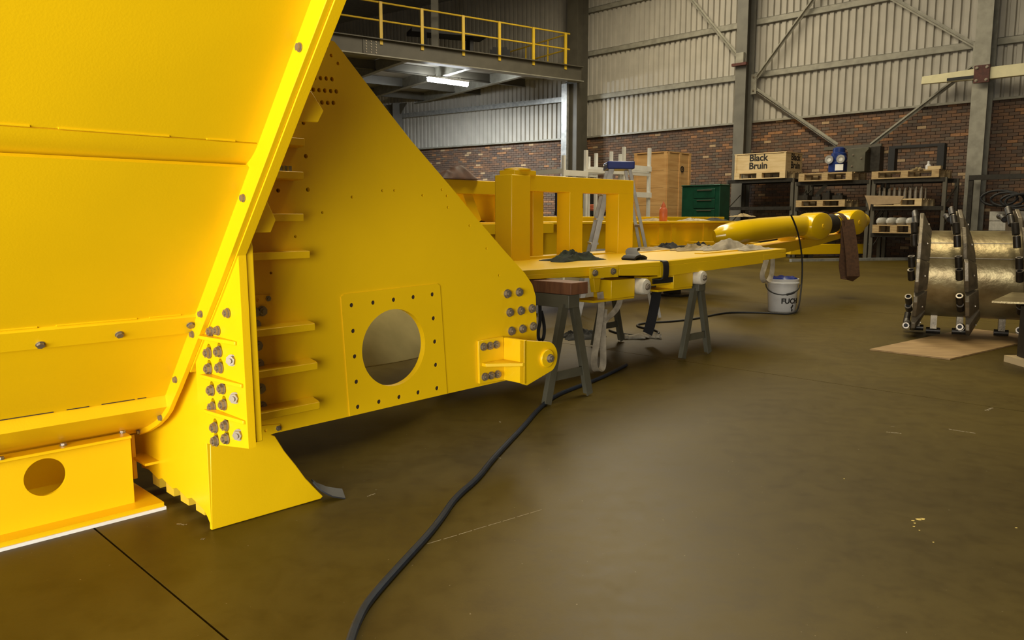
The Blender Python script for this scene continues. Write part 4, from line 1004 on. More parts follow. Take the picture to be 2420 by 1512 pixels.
b = build(MB().ribbon(smooth([G(us - 0.10, 0.86, zt + 0.01), G(us - 0.06, 0.86, zt + 0.035), G(us + 0.02, 0.86, zt + 0.03), G(us + 0.06, 0.86, zt + 0.012)], 1), V, 0.12, 0.016), 'ratchet_body', 'black', t)
def strap(name, mname, label, px, v, w, wd, z_low=None, cat='strap'):
    pts = [onv(x, y, v) for x, y in px]
    if z_low is not None: pts = [Vector((p.x, p.y, max(p.z, z_low))) for p in pts]
    lo = min(pts, key=lambda p: p.z)
    return single(MB().ribbon(smooth(pts, 2), wd, w, 0.006), name, mname, label, cat, Vector((lo.x, lo.y, lo.z)))
X_ = Vector((1, 0.2, 0))
strap('hanging_strap', 'black', 'black strap with a looped tail hanging left of the nearest trestle', [(1276, 700), (1276, 730), (1277, 760), (1272, 780), (1272, 800), (1279, 806), (1285, 798), (1287, 775), (1283, 750), (1279, 735)], 0.9, 0.022, X_)
strap('hanging_strap', 'sling', 'dirty white sling hanging in a long loop behind the nearest trestle', [(1418, 690), (1422, 720), (1417, 760), (1411, 800), (1404, 845), (1404, 868), (1412, 878), (1424, 872), (1426, 850), (1424, 800), (1425, 760), (1428, 730)], 0.72, 0.045, X_ - V * 0.4, 0.004)
strap('hanging_strap', 'sling', 'pale sling tail curling from the roller bracket', [(1466, 700), (1464, 716), (1456, 732), (1444, 745), (1434, 752), (1428, 760)], 0.7, 0.04, X_)
strap('hanging_strap', 'black', 'broad black strap slanting down to the gloves on the floor', [(1552, 688), (1550, 705), (1545, 730), (1540, 755), (1534, 778), (1530, 788)], 1.35, 0.09, X_, 0.004)
strap('hanging_strap', 'sling', 'stained sling hanging under the far tip of the deck', [(1812, 612), (1806, 632), (1800, 650), (1804, 664), (1814, 668), (1822, 655), (1826, 632), (1826, 612)], 1.05, 0.05, X_)
# rags: crumpled cloth with folds
def rag(name, mname, c, lx, ly, h, seed, label, cat='cloth', rot=0.0, n=30, dome=False):
    rnd = random.Random(seed); m = MB(); vs = []; R3 = Matrix.Rotation(rot, 3, 'Z')
    for i in range(n + 1):
        for j in range(n + 1):
            x = (i / n - 0.5) * 2; y = (j / n - 0.5) * 2; r = sqrt(x * x + y * y)
            k = 1 + 0.55 * noise.noise((seed + cos(math.atan2(y, x)) * 1.5, seed * 2.0 + sin(math.atan2(y, x)) * 1.5, 0))
            px, py = x * lx / 2 * k, y * ly / 2 * k
            e = max(0.0, 1 - max(abs(x), abs(y)) ** 3)
            rg = lambda f_, o_: (1 - abs(noise.noise((x * f_ + seed + o_, y * f_ * 0.8 - o_, seed * 0.7)))) ** 3
            z = h * (0.12 + 0.56 * rg(1.3, 0) * (1 - 0.45 * r) + 0.22 * rg(2.6, 5.0)) * e + 0.003
            if dome: z = h * (0.2 + 0.85 * (0.5 + 0.5 * noise.noise((x * 0.9 + seed, y * 0.9, seed * 0.7))) * (1 - 0.5 * r) + 0.08 * rg(2.0, 3.0)) * e + 0.003
            vs.append(R3 @ Vector((px, py, z)))
    for i in range(n):
        for j in range(n):
            a = i * (n + 1) + j; m.f.append((a, a + n + 1, a + n + 2, a + 1))
    N = len(vs); bot = [Vector((p.x, p.y, 0.0)) for p in vs]
    m.v = [Vector(c) + p for p in vs + bot]
    m.f += [tuple(i + N for i in reversed(f)) for f in list(m.f)]
    edge = [i * (n + 1) for i in range(n + 1)] + [n * (n + 1) + j for j in range(1, n + 1)] + [i * (n + 1) + n for i in range(n - 1, -1, -1)] + [j for j in range(n - 1, 0, -1)]
    for a, b in zip(edge, edge[1:] + edge[:1]): m.f.append((a, b, b + N, a + N))
    return single(m, name, mname, label, cat, c)
def on_deck(x, y):
    p = onfloor(x, y, ZD); u_, v_, _ = uvz(p); 
    p = onfloor(x, y, dz(u_)); u_, v_, _ = uvz(p); return G(u_, v_, dz(u_) + 0.001)
rag('cloth_rag', 'rag_green', on_deck(1352, 617), 0.46, 0.26, 0.11, 3, 'dark green rag crumpled on the deck in front of the portal', rot=0.75)
rag('cloth_rag', 'rag_tan', on_deck(1535, 589), 0.5, 0.3, 0.05, 9, 'tan rag lying at the foot of the stepladder', rot=0.7)
rag('cloth_rag', 'rag_dark', on_deck(1583, 583), 0.35, 0.2, 0.09, 12, 'black crumpled rag beside the tan rag on the deck', rot=0.6)
rag('cloth_rag', 'rag_tan', on_deck(1640, 585), 0.5, 0.22, 0.08, 15, 'tan bundled rag in the middle of the deck clutter', rot=0.8)
rag('cloth_rag', 'rag_dark', on_deck(1655, 583), 0.2, 0.16, 0.10, 21, 'small black rag on top of the deck clutter', rot=0.2)
rag('cloth_rag', 'sling', on_deck(1690, 584), 0.55, 0.2, 0.05, 27, 'pale flattened rag left of the sling knot', rot=0.8)
rag('sling_knot', 'sling', on_deck(1722, 583), 0.34, 0.26, 0.16, 33, 'knotted pale sling bundled under the end of the yellow tube', 'sling', rot=0.4, dome=True)
rag('cloth_rag', 'sling', on_deck(1775, 582), 0.6, 0.2, 0.06, 39, 'pale sling spread out under the yellow tube', 'sling', rot=0.8)
# brown leather apron slung on the chassis frame
pl_ = G(uvz(onv(1068, 425, CV + 0.1))[0], CV + 0.1, zt2 + 0.002)
rag('leather_apron', 'leather', pl_, 0.46, 0.3, 0.19, 44, 'brown leather apron dropped on the chassis frame behind the side plate', 'apron', rot=0.7, dome=True)
rag('cloth_rag', 'rag_dark', G(cz(1162, 512)[0], CV + 0.35, 1.078), 0.3, 0.2, 0.08, 51, 'small black rag on the chassis behind the portal post', rot=0.6)
# gloves on the floor
def glove(c, rot, label, mname, curl=0.3):
    t = thing('work_glove', label, 'glove', c, rot)
    W_ = WM[t.name]; P = lambda x, y, z: W_ @ Vector((x, y, z))
    m = MB(); m.tube([P(-0.10, 0, 0.022), P(-0.05, 0, 0.024), P(0.0, 0, 0.028), P(0.045, 0, 0.027), P(0.06, 0, 0.022)], [0.036, 0.034, 0.042, 0.042, 0.030], 12)
    for v in m.v: v.z = c.z + (v.z - c.z) * 0.62 + 0.002
    build(m, 'palm', mname, t)
    for i, (y, l) in enumerate(((-0.033, 0.062), (-0.011, 0.078), (0.011, 0.074), (0.032, 0.06))):
        f = MB().tube([P(0.04, y, 0.022), P(0.04 + l * 0.5, y * 1.25, 0.026), P(0.04 + l * 0.9, y * 1.35, 0.017), P(0.04 + l, y * 1.4, 0.013)], [0.0125, 0.012, 0.0115, 0.006], 9); build(f, 'finger', mname, t)
    build(MB().tube([P(-0.02, -0.036, 0.02), P(0.01, -0.062, 0.024), P(0.035, -0.076, 0.018), P(0.045, -0.08, 0.014)], [0.014, 0.0135, 0.012, 0.006], 9), 'thumb', mname, t)
    build(MB().ring(P(-0.135, 0, 0.024), P(-0.095, 0, 0.022), 0.018, 0.021, 14), 'cuff', mname, t)
glove(onfloor(1506, 800), 0.3, 'cream work glove lying left of its mate on the floor under the deck', 'glove')
glove(onfloor(1532, 797), 2.4, 'cream work glove at the foot of the broad black strap', 'glove')
rag('cloth_rag', 'rag_dark', onfloor(1368, 797), 0.42, 0.26, 0.10, 60, 'black rag on the floor behind the nearest trestle', rot=0.5)

# ------------------------------------------------------------------ stepladder, stillage, crates, racks
def ladder():
    f = [onfloor(1493, 745), onfloor(1562, 736)]
    uL, vL, _ = uvz(f[0])
    # a stepladder whose steps face the camera's left; cap at the apex
    top = onv(1462, 396, vL + 0.1); tu, tv_, tz_ = uvz(top)
    t = thing('stepladder', 'aluminium stepladder with a blue plastic top behind the portal', 'ladder', G(tu, tv_, 0))
    W_ = 0.22
    ex = Vector((1, 0, 0)); ey = Vector((0, 1, 0)); c = Vector((top.x, top.y, 0))
    def P(x, y, z): return c + ex * x + ey * y + Z * z
    zt_ = tz_
    zc = zt_ - 0.02
    # front rails at left, rear rails at right (seen side-on as an A)
    fr = []
    for s in (-1, 1):
        a = P(-0.46, s * 0.26 , 0.01); b = P(-0.10, s * 0.17, zc); fr.append((a, b))
        build(MB().bar(a, b, 0.026, 0.058, up=ex), 'front_rail', 'alu', t, bevel=0.002)
        a2 = P(0.46, s * 0.24, 0.01); b2 = P(0.10, s * 0.16, zc)
        build(MB().bar(a2, b2, 0.02, 0.036, up=ex), 'rear_rail', 'alu', t, bevel=0.002)
    for k in range(5):
        f_ = 0.17 + 0.165 * k
        a = fr[0][0].lerp(fr[0][1], f_); b = fr[1][0].lerp(fr[1][1], f_)
        build(MB().bar(a, b, 0.085, 0.02), 'step', 'alu', t)
    for k in (0.3, 0.62):
        a = P(0.46 - 0.36 * k, -0.24 + 0.08 * k, zc * k); b = P(0.46 - 0.36 * k, 0.24 - 0.08 * k, zc * k); build(MB().bar(a, b, 0.03, 0.03), 'rear_brace', 'alu', t)
    for s in (-1, 1):
        build(MB().bar(P(-0.30, s * 0.22, zc * 0.45), P(0.30, s * 0.2, zc * 0.45), 0.012, 0.03), 'spreader', 'alu', t)
    build(MB().box(P(0, 0, zt_ + 0.015), (0.30, 0.42, 0.085)), 'top_cap', 'blue', t, bevel=0.012, label='blue plastic cap')
    for k in (-1, 1):
        build(MB().cyl(P(-0.151, 0.1 * k, zt_ + 0.02), P(-0.157, 0.1 * k, zt_ + 0.02), 0.012, 8), 'rivet', 'alu', t)
ladder()

# white stillage with stake posts
SV = 6.5
def spx(x, y): a = uvz(onv(x, y, SV)); return a
a0 = spx(1332, 400); a1 = spx(1478, 400)
t = thing('stake_rack', 'white steel stake rack with upright posts behind the stepladder', 'rack', G((a0[0] + a1[0]) / 2, SV + 0.4, 0))
def stake(x, ytop, dv, mname='white_paint', w=0.055, ybase=None):
    p = onv(x, ytop, SV + dv); u_, v_, z_ = uvz(p)
    build(MB().gbox(u_ - w / 2, u_ + w / 2, v_ - w / 2, v_ + w / 2, 0.0, z_), 'stake', mname, t)
    return u_
for x, y, dv in ((1332, 367, 0), (1385, 355, 0), (1391, 370, 1.0), (1409, 362, 1.0), (1445, 358, 1.0), (1466, 364, 1.0), (1475, 347, 0), (1535, 350, 0)): stake(x, y, dv)
def rail(x0, x1, y, dv, h):
    p = uvz(onv(x0, y, SV + dv)); q = uvz(onv(x1, y, SV + dv)); build(MB().gbox(p[0], q[0], SV + dv - 0.03, SV + dv + 0.03, p[2] - h / 2, p[2] + h / 2), 'rail', 'white_paint', t)
rail(1332, 1387, 408, 0, 0.10); rail(1387, 1535, 403, 0, 0.06); rail(1385, 1470, 400, 1.0, 0.06); rail(1385, 1535, 397, 0.9, 0.06); rail(1475, 1537, 395, -0.02, 0.10); rail(1475, 1537, 459, -0.02, 0.10); rail(1332, 1410, 412, 0.95, 0.04)
for x in (1332, 1475):
    u_ = uvz(onv(x, 400, SV))[0]; z_ = uvz(onv(x, 404, SV))[2]; build(MB().gbox(u_ - 0.03, u_ + 0.03, SV, SV + 1.0, z_ - 0.04, z_ + 0.04), 'end_rail', 'white_paint', t)

def planks_box(t, u0, u1, v0, v1, z0, z1, nb, mname, bname='board', gap=0.006):
    """crate walls of horizontal boards on a core"""
    build(MB().gbox(u0 + 0.02, u1 - 0.02, v0 + 0.02, v1 - 0.02, z0, z1 - 0.01), 'core', 'card', t)
    hb = (z1 - z0) / nb
    for k in range(nb):
        za, zb = z0 + k * hb + gap / 2, z0 + (k + 1) * hb - gap / 2
        build(MB().gbox(u0, u0 + 0.02, v0, v1, za, zb), bname, mname, t)
        build(MB().gbox(u0 + 0.02, u1, v0, v0 + 0.02, za, zb), bname, mname, t)
# tall pine crate
CU = 16.0
p = uvz(onu(1500, 365, CU)); q = uvz(onu(1577, 365, CU)); r_ = uvz(onv(1632, 367, uvz(onu(1577, 365, CU))[1]))
v1, v0 = p[1], q[1]; u1 = r_[0]; ztop = p[2]
t = thing('wooden_crate', 'tall pine crate standing against the rear wall behind the stepladder', 'crate', G((CU + u1) / 2, (v0 + v1) / 2, 0))
planks_box(t, CU, u1, v0, v1, 0.12, ztop, 6, 'wood')
for vv in (v0, (v0 + v1) / 2, v1 - 0.09): build(MB().gbox(CU - 0.02, CU, vv, vv + 0.09, 0.12, ztop), 'batten', 'wood', t)
for uu in (CU, (CU + u1) / 2, u1 - 0.09): build(MB().gbox(uu, uu + 0.09, v0 - 0.02, v0, 0.12, ztop), 'batten', 'wood', t)
build(MB().gbox(CU - 0.02, u1 + 0.02, v0 - 0.02, v1 + 0.02, ztop, ztop + 0.03), 'lid', 'wood', t)
for vv in (v0, (v0 + v1) / 2, v1 - 0.12): build(MB().gbox(CU, u1, vv, vv + 0.12, 0.0, 0.12), 'runner', 'wood', t)
cm = G(u1 - (u1 - CU) * 0.38, v0 - 0.022, ztop - 0.4)
build(MB().ring(cm, cm + V * 0.004, 0.05, 0.085, 20).cyl(cm, cm + V * 0.003, 0.025, 12), 'stencil_mark', 'ink', t)

# green tool cabinet
p = uvz(onu(1612, 441, 15.6)); q = uvz(onu(1702, 441, 15.6)); zc = p[2]; v1, v0 = p[1], q[1]; u1 = uvz(onv(1725, 443, v0))[0]
t = thing('tool_cabinet', 'dark green tool cabinet with drawers right of the tall crate', 'cabinet', G(15.9, (v0 + v1) / 2, 0))
build(MB().gbox(15.6, u1, v0, v1, 0.1, zc), 'body', 'green', t, bevel=0.01)
build(MB().gbox(15.58, u1 + 0.01, v0 - 0.01, v1 + 0.01, zc, zc + 0.03), 'lid', 'green', t, bevel=0.01)
for k in range(7):
    z0 = 0.15 + k * (zc - 0.2) / 7; d_ = build(MB().gbox(15.57, 15.6, v0 + 0.12, v1 - 0.35 if k > 3 else v1 - 0.05, z0, z0 + (zc - 0.2) / 7 - 0.02), 'drawer', 'green', t, bevel=0.006)
    build(MB().gbox(15.55, 15.57, v0 + 0.2, v1 - 0.45, z0 + (zc - 0.2) / 7 - 0.06, z0 + (zc - 0.2) / 7 - 0.04), 'handle', 'beam_grey', d_)
for a in (0.05, -0.05):
    for uu in (15.68, u1 - 0.08):
        vv = v0 + 0.08 if a > 0 else v1 - 0.08; build(MB().lathe(G(uu, vv - 0.02, 0.05), V, [(0.02, 0), (0.05, 0.005), (0.05, 0.035), (0.02, 0.04)], 14), 'castor', 'black', t)

# pallets
def pallet(u0, v0, v1, z0, label, depth_=1.0, h=0.2, mname='pallet', boards=6):
    t = thing('pallet', label, 'pallet', G(u0 + depth_ / 2, (v0 + v1) / 2, z0), 0, 'pallets on the racking')
    bh = 0.03
    for k in range(3):
        v_ = v0 + (v1 - v0 - 0.17) * k / 2
        for j in range(3):
            u_ = u0 + (depth_ - 0.12) * j / 2; build(MB().gbox(u_, u_ + 0.12, v_, v_ + 0.17, z0 + bh, z0 + h - bh), 'block', mname, t)
    for j in range(3):
        u_ = u0 + (depth_ - 0.12) * j / 2; build(MB().gbox(u_, u_ + 0.12, v0, v1, z0, z0 + bh), 'bottom_board', mname, t)
    for j in range(boards):
        u_ = u0 + (depth_ - 0.12) * j / (boards - 1); build(MB().gbox(u_, u_ + 0.12, v0, v1, z0 + h - bh, z0 + h), 'top_board', mname, t)
    return z0 + h
RU = 20.45
def rv(x, y): a = uvz(onu(x, y, RU)); return a[1], a[2]
ZS = 2.12                                              # top shelf level
def rack(v0, v1, shelves, label, ztop):
    t = thing('pallet_rack', label, 'rack', G(RU + 0.6, (v0 + v1) / 2, 0))
    for uu in (RU + 0.1, RU + 1.05):
        for vv in (v0, v1): build(MB().gbox(uu - 0.04, uu + 0.04, vv - 0.045, vv + 0.045, 0, ztop), 'upright', 'beam_grey', t)
    for z_ in shelves:
        for uu in (RU + 0.1, RU + 1.05): build(MB().gbox(uu - 0.055, uu - 0.03, v0, v1, z_ - 0.1, z_), 'shelf_beam', 'dark_steel', t)
        build(MB().gbox(RU + 0.08, RU + 1.03, v0 + 0.06, v1 - 0.06, z_ - 0.03, z_ - 0.004), 'shelf_board', 'dark_steel', t)
    for vv in (v0, v1):
        for k in range(3): build(MB().bar(G(RU + 0.1, vv, 0.3 + 0.55 * k), G(RU + 1.05, vv, 0.85 + 0.55 * k), 0.02, 0.03), 'lattice', 'beam_grey', t)
rack(7.68, 9.72, (2.25, 1.45), 'dark pallet rack bay under the printed wooden crate', 2.25)
rack(5.55, 7.55, (2.13, 1.42), 'dark pallet rack bay under the blue pump', 2.13)
rack(3.7, 5.42, (2.13, 1.42, 0.72), 'dark pallet rack bay under the black portal frame', 2.13)
va, vb = rv(1735, 420)[0], rv(1855, 420)[0]
z1 = pallet(RU, vb, va, 2.255, 'pale pallet carrying the printed wooden crate', 1.15, 0.2, 'wood_pale')
z2 = pallet(RU - 0.05, rv(2015, 420)[0], rv(1889, 420)[0], 2.135, 'pallet carrying the blue pump and the grey machine', 1.0, 0.22, 'pallet')
z3 = pallet(RU + 0.0, rv(2219, 410)[0], rv(2060, 410)[0], 2.135, 'pallet carrying the black portal frame', 1.0, 0.2, 'pallet')
z4 = pallet(RU - 0.1, rv(2000, 480)[0], 7.47, 1.425, 'grey worn pallet on the middle shelf under the blue pump', 1.0, 0.19, 'pallet')
z5 = pallet(RU - 0.05, rv(2180, 475)[0], 5.35, 1.425, 'pallet holding the row of upright pins', 1.0, 0.19, 'wood_pale')
z6 = pallet(RU - 0.05, rv(2165, 535)[0], 5.35, 0.725, 'low pallet loaded with white sacks', 1.0, 0.22, 'pallet')
# printed crate
t = thing('printed_crate', 'long pale plywood crate printed with two dark words', 'crate', G(RU + 0.6, (va + vb) / 2, z1))
zc0, zc1 = z1, rv(1735, 367)[1]
build(MB().gbox(RU + 0.02, RU + 1.05, vb, va, zc0 + 0.002, zc1), 'box', 'wood_pale', t, bevel=0.004)
build(MB().gbox(RU + 0.0, RU + 1.07, vb - 0.02, va + 0.02, zc1, zc1 + 0.025), 'lid', 'wood_pale', t)
for vv in (vb, va - 0.06): build(MB().gbox(RU + 0.005, RU + 0.02, vv, vv + 0.06, zc0, zc1), 'corner_batten', 'wood_pale', t)
me = text_mesh('Black\nBruin', 0.27, 0.002, 'ink', 0.008)
put(me, 'printed_words', frame(G(RU + 0.018, (va + vb) / 2 + 0.05, (zc0 + zc1) / 2 + 0.03), -V, Z, -U), t)
put(me, 'printed_words', frame(G(RU + 0.62, vb - 0.002, (zc0 + zc1) / 2 + 0.03), U, Z, -V), t)
# blue pump
pv, pz = rv(1968, 405); pc = G(RU + 0.35, pv, z2)
t = thing('pump', 'blue pump unit with two pale round ports on the pallet', 'pump', pc)
build(MB().box(pc + Z * 0.16, (0.42, 0.4, 0.3), ROT.to_3x3()), 'body', 'blue_paint', t, bevel=0.03)
build(MB().lathe(pc + Z * 0.3, Z, [(0.2, 0), (0.2, 0.22), (0.16, 0.26), (0.16, 0.36), (0.1, 0.4)], 20), 'motor', 'blue_paint', t)
for s in (-1, 1):
    c = pc + V * 0.16 * s - U * 0.24 + Z * 0.36
    build(MB().cyl(c + U * 0.12, c, 0.12, 20), 'port_body', 'blue_paint', t); build(MB().ring(c, c - U * 0.03, 0.06, 0.115, 22), 'port_ring', 'alu', t); build(MB().cyl(c - U * 0.001, c - U * 0.012, 0.06, 18), 'port_cap', 'white_plastic', t)
build(MB().box(pc - V * 0.12 - U * 0.23 + Z * 0.14, (0.02, 0.22, 0.17), ROT.to_3x3()), 'label_plate', 'white_paint', t)
# grey machine beside it
gv = rv(2018, 400)[0]; gc = G(RU + 0.45, gv, z2)
t = thing('grey_gearbox', 'grey-green tapered gearbox standing right of the blue pump', 'gearbox', gc)
prof = [(0.25, 0.0), (0.25, 0.52), (0.29, 0.62), (-0.30, 0.64), (-0.30, 0.58), (-0.22, 0.5), (-0.22, 0.0)]
go = build(MB().prism([gc - U * 0.3 + V * a + Z * b for a, b in prof], U * 0.5), 'housing', 'grey_paint', t, bevel=0.01)
for a, b in ((0.1, 0.45), (-0.12, 0.35), (0.12, 0.15)): bolt(gc - U * 0.3 + V * a + Z * b, -U, 0.025, go)
build(MB().box(gc - V * 0.42 + Z * 0.33, (0.3, 0.25, 0.66), ROT.to_3x3()), 'side_housing', 'dark_steel', t, bevel=0.01)
# black portal frame standing on its pallet
fa, fb_ = rv(2098, 400)[0], rv(2214, 400)[0]; zt3 = rv(2150, 341)[1]
t = thing('portal_frame', 'black square portal frame standing on the right-hand pallet', 'frame', G(RU + 0.3, (fa + fb_) / 2, z3))
for vv in (fa, fb_): build(MB().gbox(RU + 0.2, RU + 0.42, vv - 0.08, vv + 0.08, z3 + 0.001, zt3), 'post', 'black', t)
build(MB().gbox(RU + 0.2, RU + 0.42, fb_ + 0.08, fa - 0.08, zt3 - 0.07, zt3), 'top_bar', 'black', t)
# odds on that pallet
p = G(RU + 0.12, rv(2190, 400)[0], z3 + 0.001)
single(MB().lathe(p, Z, [(0.07, 0), (0.07, 0.10), (0.03, 0.14), (0.03, 0.2), (0.02, 0.21)], 14), 'spray_bottle', 'white_plastic', 'small white bottle standing on the right-hand pallet', 'bottle', p)
p = G(RU + 0.08, rv(2207, 402)[0], z3 + 0.001)
single(MB().box(p + Z * 0.04, (0.15, 0.3, 0.08), ROT.to_3x3()), 'wood_offcut', 'wood_pale', 'pale wood offcut right of the small white bottle', 'offcut', p)
p = G(RU + 0.1, rv(2168, 402)[0], z3 + 0.001)
rag('cloth_rag', 'rag_tan', p, 0.35, 0.25, 0.12, 71, 'tan rag left of the small white bottle on the pallet', rot=0.8)
# upright pins on the middle pallet, with torn cardboard
PIN = mesh_of(MB().lathe((0, 0, 0), Z, [(0.032, 0), (0.032, 0.2), (0.024, 0.205), (0.024, 0.29), (0.01, 0.3)], 10), 'steel_pin'); shade(PIN); PIN.materials.append(M['steel'])
v_a, v_b = 5.3, rv(2178, 465)[0]
for i in range(18):
    f = i / 17; o = bpy.data.objects.new('steel_pin', PIN); COL.objects.link(o)
    o.matrix_world = Matrix.Translation(G(RU + 0.18 + 0.1 * (i % 2), v_a + (v_b - v_a) * f, z5 + 0.001)) @ Matrix.Scale(random.uniform(0.9, 1.1), 4)
    WM[o.name] = o.matrix_world.copy(); tag(o, 'upright steel pin in the row on the middle pallet', 'pin', 'steel pins on the middle pallet')
cs = [rv(2046, 462), rv(2140, 463), rv(2134, 470), rv(2128, 481), rv(2072, 484), rv(2060, 482), rv(2057, 498), rv(2054, 484)]
single(MB().prism([G(RU - 0.062, a, b) for a, b in cs], U * 0.006), 'cardboard_flap', 'card', 'torn cardboard flap over the front of the pin pallet', 'cardboard', G(RU - 0.06, cs[0][0], cs[0][1]))
# sacks
for i in range(4):
    f = (i + 0.5) / 4; v_ = 5.33 * (1 - f) + rv(2160, 520)[0] * f
    w = 0.27
    m = MB(); c = G(RU + 0.3, v_, z6 + 0.001); rings = []
    prof_ = [(0.82, 0.0), (1.0, 0.05), (1.0, 0.11), (0.8, 0.17), (0.4, 0.19)]
    nn_ = 16
    for k_, h_ in prof_:
        rings.append([c + U * (cos(2 * pi * j / nn_) * 0.36 * k_ * (1 if abs(cos(2 * pi * j / nn_)) < 0.7 else 0.92)) + V * (sin(2 * pi * j / nn_) * w / 2 * k_) + Z * h_ for j in range(nn_)])
    m.add([p_ for r0_ in rings for p_ in r0_], [tuple(reversed(range(nn_))), tuple(range(4 * nn_, 5 * nn_))] + [(j_ * nn_ + j, j_ * nn_ + (j + 1) % nn_, (j_ + 1) * nn_ + (j + 1) % nn_, (j_ + 1) * nn_ + j) for j_ in range(4) for j in range(nn_)])
    single(m, 'sack', 'bag', ['leftmost', 'second from left', 'third from left', 'rightmost'][i] + ' white sack on the low pallet behind the tube', 'sack', c, 'white sacks on the low pallet')
# dark parts on the middle shelf
for i, (x, w, h) in enumerate(((1893, 0.35, 0.14), (1925, 0.3, 0.1), (1948, 0.25, 0.2), (1975, 0.35, 0.12))):
    c = G(RU + 0.25, rv(x, 470)[0], z4 + 0.001)
    single(MB().box(c + Z * h / 2, (0.3, w * 0.8, h), ROT.to_3x3()).cyl(c + Z * h, c + Z * (h + 0.06), w * 0.25, 14), 'cast_part', 'dark_steel', ['leftmost dark cast part on the middle pallet', 'flat dark cast part next to the leftmost one', 'tall dark cast part in the middle of its pallet', 'rightmost dark cast part on the middle pallet'][i], 'machine part', c, 'dark castings on the middle pallet')
p0 = rv(1905, 470); single(MB().prism([G(RU + 0.6, *rv(1900, 462)), G(RU + 0.6, *rv(1912, 462)), G(RU + 0.6, *rv(1934, 437)), G(RU + 0.6, *rv(1926, 434))], U * 0.01), 'sheet_offcut', 'galv_dull', 'grey sheet offcut leaning at a slant behind the dark castings', 'sheet', G(RU + 0.6, *rv(1905, 462)))

# long yellow beam on the floor with a steel strip in front
pa, pb = uvz(onfloor(1872, 613)), uvz(onfloor(2150, 613))
FA, FB = onfloor(1868, 610), onfloor(2190, 606); fd = (FB - FA).normalized(); fn = Vector((-fd.y, fd.x, 0))
t = thing('floor_beam', 'long yellow box beam lying near the racks behind the drum', 'beam', FA)
build(MB().prism([FA + Z * 0.10, FB + Z * 0.10, FB + Z * 0.38, FA + fd * 0.25 + Z * 0.38, FA + Z * 0.26], fn * 0.3), 'box', 'yellow', t, bevel=0.01)
for s in (0.15, 0.5, 0.85):
    c = FA.lerp(FB, s) + fn * 0.15; build(MB().box(c + Z * 0.05, (0.15, 0.3, 0.1)), 'skid', 'dark_steel', t)
a, b = onfloor(1868, 618), onfloor(2180, 614)
single(MB().bar(a + Z * 0.035, b + Z * 0.035, 0.1, 0.07), 'steel_channel', 'galv', 'pale steel channel on the floor in front of the long yellow beam', 'channel', a)

# orange bottle and small clutter on the chassis top
p = G(cz(1582, 521)[0], CV + 0.1, 1.077)
t = thing('squeeze_bottle', 'pink-orange squeeze bottle with a pointed cap on the chassis', 'bottle', p)
build(MB().lathe(p, Z, [(0.05, 0), (0.056, 0.01), (0.056, 0.15), (0.04, 0.18), (0.03, 0.185)], 18), 'body', 'orange', t)
build(MB().lathe(p + Z * 0.185, Z, [(0.032, 0), (0.03, 0.025), (0.012, 0.06), (0.006, 0.08)], 14), 'cap', 'orange', t)
for i, (x, mn, w, h, lb) in enumerate(((1545, 'rag_tan', 0.4, 0.05, 'tan rag left of the squeeze bottle on the chassis'), (1638, 'sling', 0.4, 0.06, 'pale rag right of the squeeze bottle on the chassis'), (1690, 'rag_dark', 0.35, 0.07, 'black rag near the right end of the chassis top'), (1755, 'rag_tan', 0.45, 0.09, 'pale heap of cloth on the rear box of the chassis'))):
    back_ = 1.45 if i == 3 else 0.4
    p = G(uvz(onv(x, 512, CV + back_))[0], CV + back_, 1.142 if i == 3 else 1.077)
    rag('cloth_rag', mn, p, w, 0.3, h, 80 + i, lb, rot=0.7)

# right-hand corner: dark shelf bar, hose coils and pale boxes by the wall
RB = 20.9
def rb(x, y): a = uvz(onu(x, y, RB)); return a[1], a[2]
t = thing('hose_rack', 'dark wall rack carrying coiled black hoses right of the pale column', 'rack', G(RB, rb(2370, 500)[0], 0))
zb = rb(2350, 418)[1]
build(MB().gbox(RB, RB + 0.12, rb(2480, 418)[0], rb(2290, 418)[0], zb - 0.06, zb + 0.06), 'top_bar', 'dark_steel', t)
for x in (2292, 2440): 
    vv = rb(x, 450)[0]; build(MB().gbox(RB + 0.02, RB + 0.1, vv - 0.05, vv + 0.05, 0.0, zb - 0.06), 'upright', 'dark_steel', t)
zs_ = rb(2370, 545)[1]
build(MB().gbox(RB, RB + 0.7, rb(2480, 545)[0], rb(2300, 545)[0], zs_ - 0.06, zs_), 'shelf', 'dark_steel', t)
for x in (2302, 2436):
    vv = rb(x, 545)[0]; build(MB().gbox(RB + 0.55, RB + 0.65, vv - 0.05, vv + 0.05, 0, zs_ - 0.06), 'upright', 'dark_steel', t)
for i in range(4):
    cv, cz_ = rb(2362 + 22 * i, 470 + 3 * i); r = 0.30 - 0.03 * (i % 3)
    pts = [G(RB - 0.06 - 0.085 * i - 0.008 * sin(7 * a), cv + cos(a) * r * 1.3, cz_ + 0.02 + sin(a) * r * 0.62) for a in [2 * pi * k / 40 * 2.9 + i for k in range(41)]]
    single(MB().tube(pts, 0.028, 7), 'hose_coil', 'black', ['leftmost', 'second', 'third', 'rightmost'][i] + ' black hose coil on the wall rack by the drum', 'hose', pts[0], 'hose coils on the wall rack')
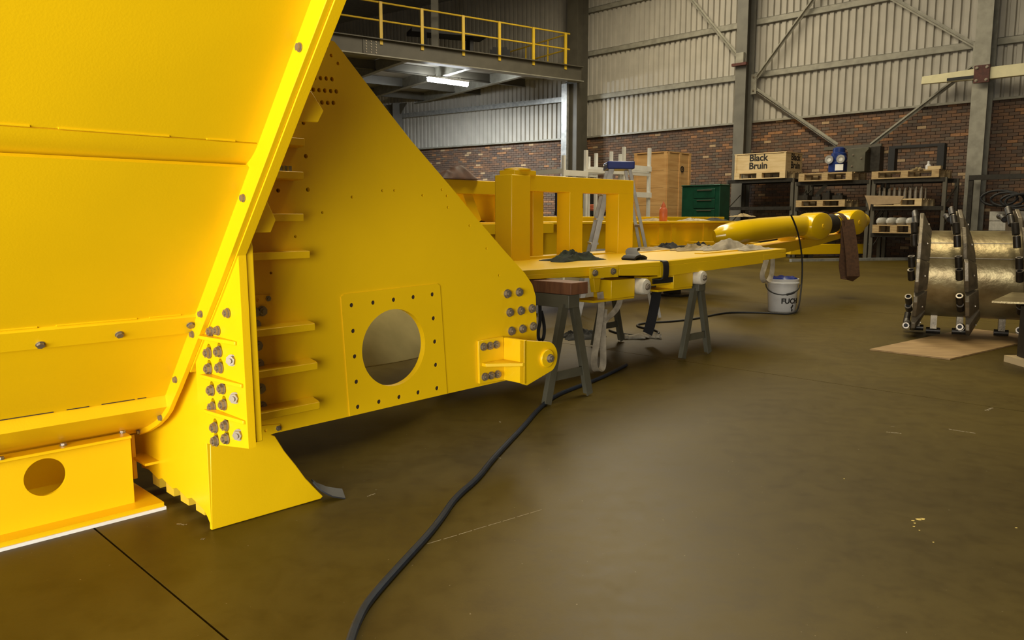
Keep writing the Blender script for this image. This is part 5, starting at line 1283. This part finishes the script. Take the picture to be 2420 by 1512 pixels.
for i, (x, y) in enumerate(((2346, 535), (2365, 535), (2347, 516), (2367, 516), (2405, 535), (2412, 516))):
    v_, _ = rb(x, y); z_ = zs_ + 0.001 + (0.24 if y < 520 else 0.0); c = G(RB + 0.22, v_, z_)
    single(MB().box(c + Z * 0.115, (0.3, 0.2, 0.225), ROT.to_3x3()).box(c + Z * 0.115, (0.306, 0.05, 0.228), ROT.to_3x3()), 'parts_box', 'bag', ['lower left', 'lower middle', 'upper left', 'upper middle', 'lower right', 'upper right'][i] + ' pale taped box on the wall rack under the hoses', 'box', c, 'pale boxes on the wall rack')

# dark bench with an orange coil and a blue jack post, far behind the ladder
BV = 9.0
def bp(x, y): a = uvz(onv(x, y, BV)); return a[0], a[2]
ua, ub = bp(1372, 480)[0], bp(1462, 480)[0]; zt_ = bp(1415, 500)[1]
t = thing('workbench', 'black workbench seen through the portal behind the stepladder', 'bench', G((ua + ub) / 2, BV + 0.4, 0))
build(MB().gbox(ua, ub, BV, BV + 0.8, zt_ - 0.08, zt_), 'bench_top', 'black', t)
build(MB().gbox(ua, ub, BV + 0.72, BV + 0.78, zt_, bp(1415, 452)[1]), 'back_board', 'black', t)
for uu in (ua + 0.05, ub - 0.1):
    for vv in (BV + 0.05, BV + 0.68): build(MB().gbox(uu, uu + 0.07, vv, vv + 0.07, 0, zt_ - 0.08), 'leg', 'black', t)
c = G(bp(1436, 490)[0], BV + 0.35, zt_ + 0.03)
pts = [c + Vector((cos(a) * 0.22, sin(a) * 0.22, 0.045 * a / (2 * pi))) for a in [2 * pi * k / 24 for k in range(73)]]
single(MB().tube(pts, 0.022, 7), 'hose_coil', 'orange', 'coiled orange hose lying on the black workbench', 'hose', c)
ub_ = bp(1324, 480)[0]
t = thing('jack_post', 'blue steel post seen through the left opening of the portal', 'post', G(ub_, BV, 0))
build(MB().gbox(ub_ - 0.06, ub_ + 0.06, BV - 0.06, BV + 0.06, 0.02, bp(1324, 455)[1]), 'column', 'blue_paint', t); build(MB().gbox(ub_ - 0.2, ub_ + 0.2, BV - 0.2, BV + 0.2, 0, 0.02), 'foot', 'blue_paint', t)
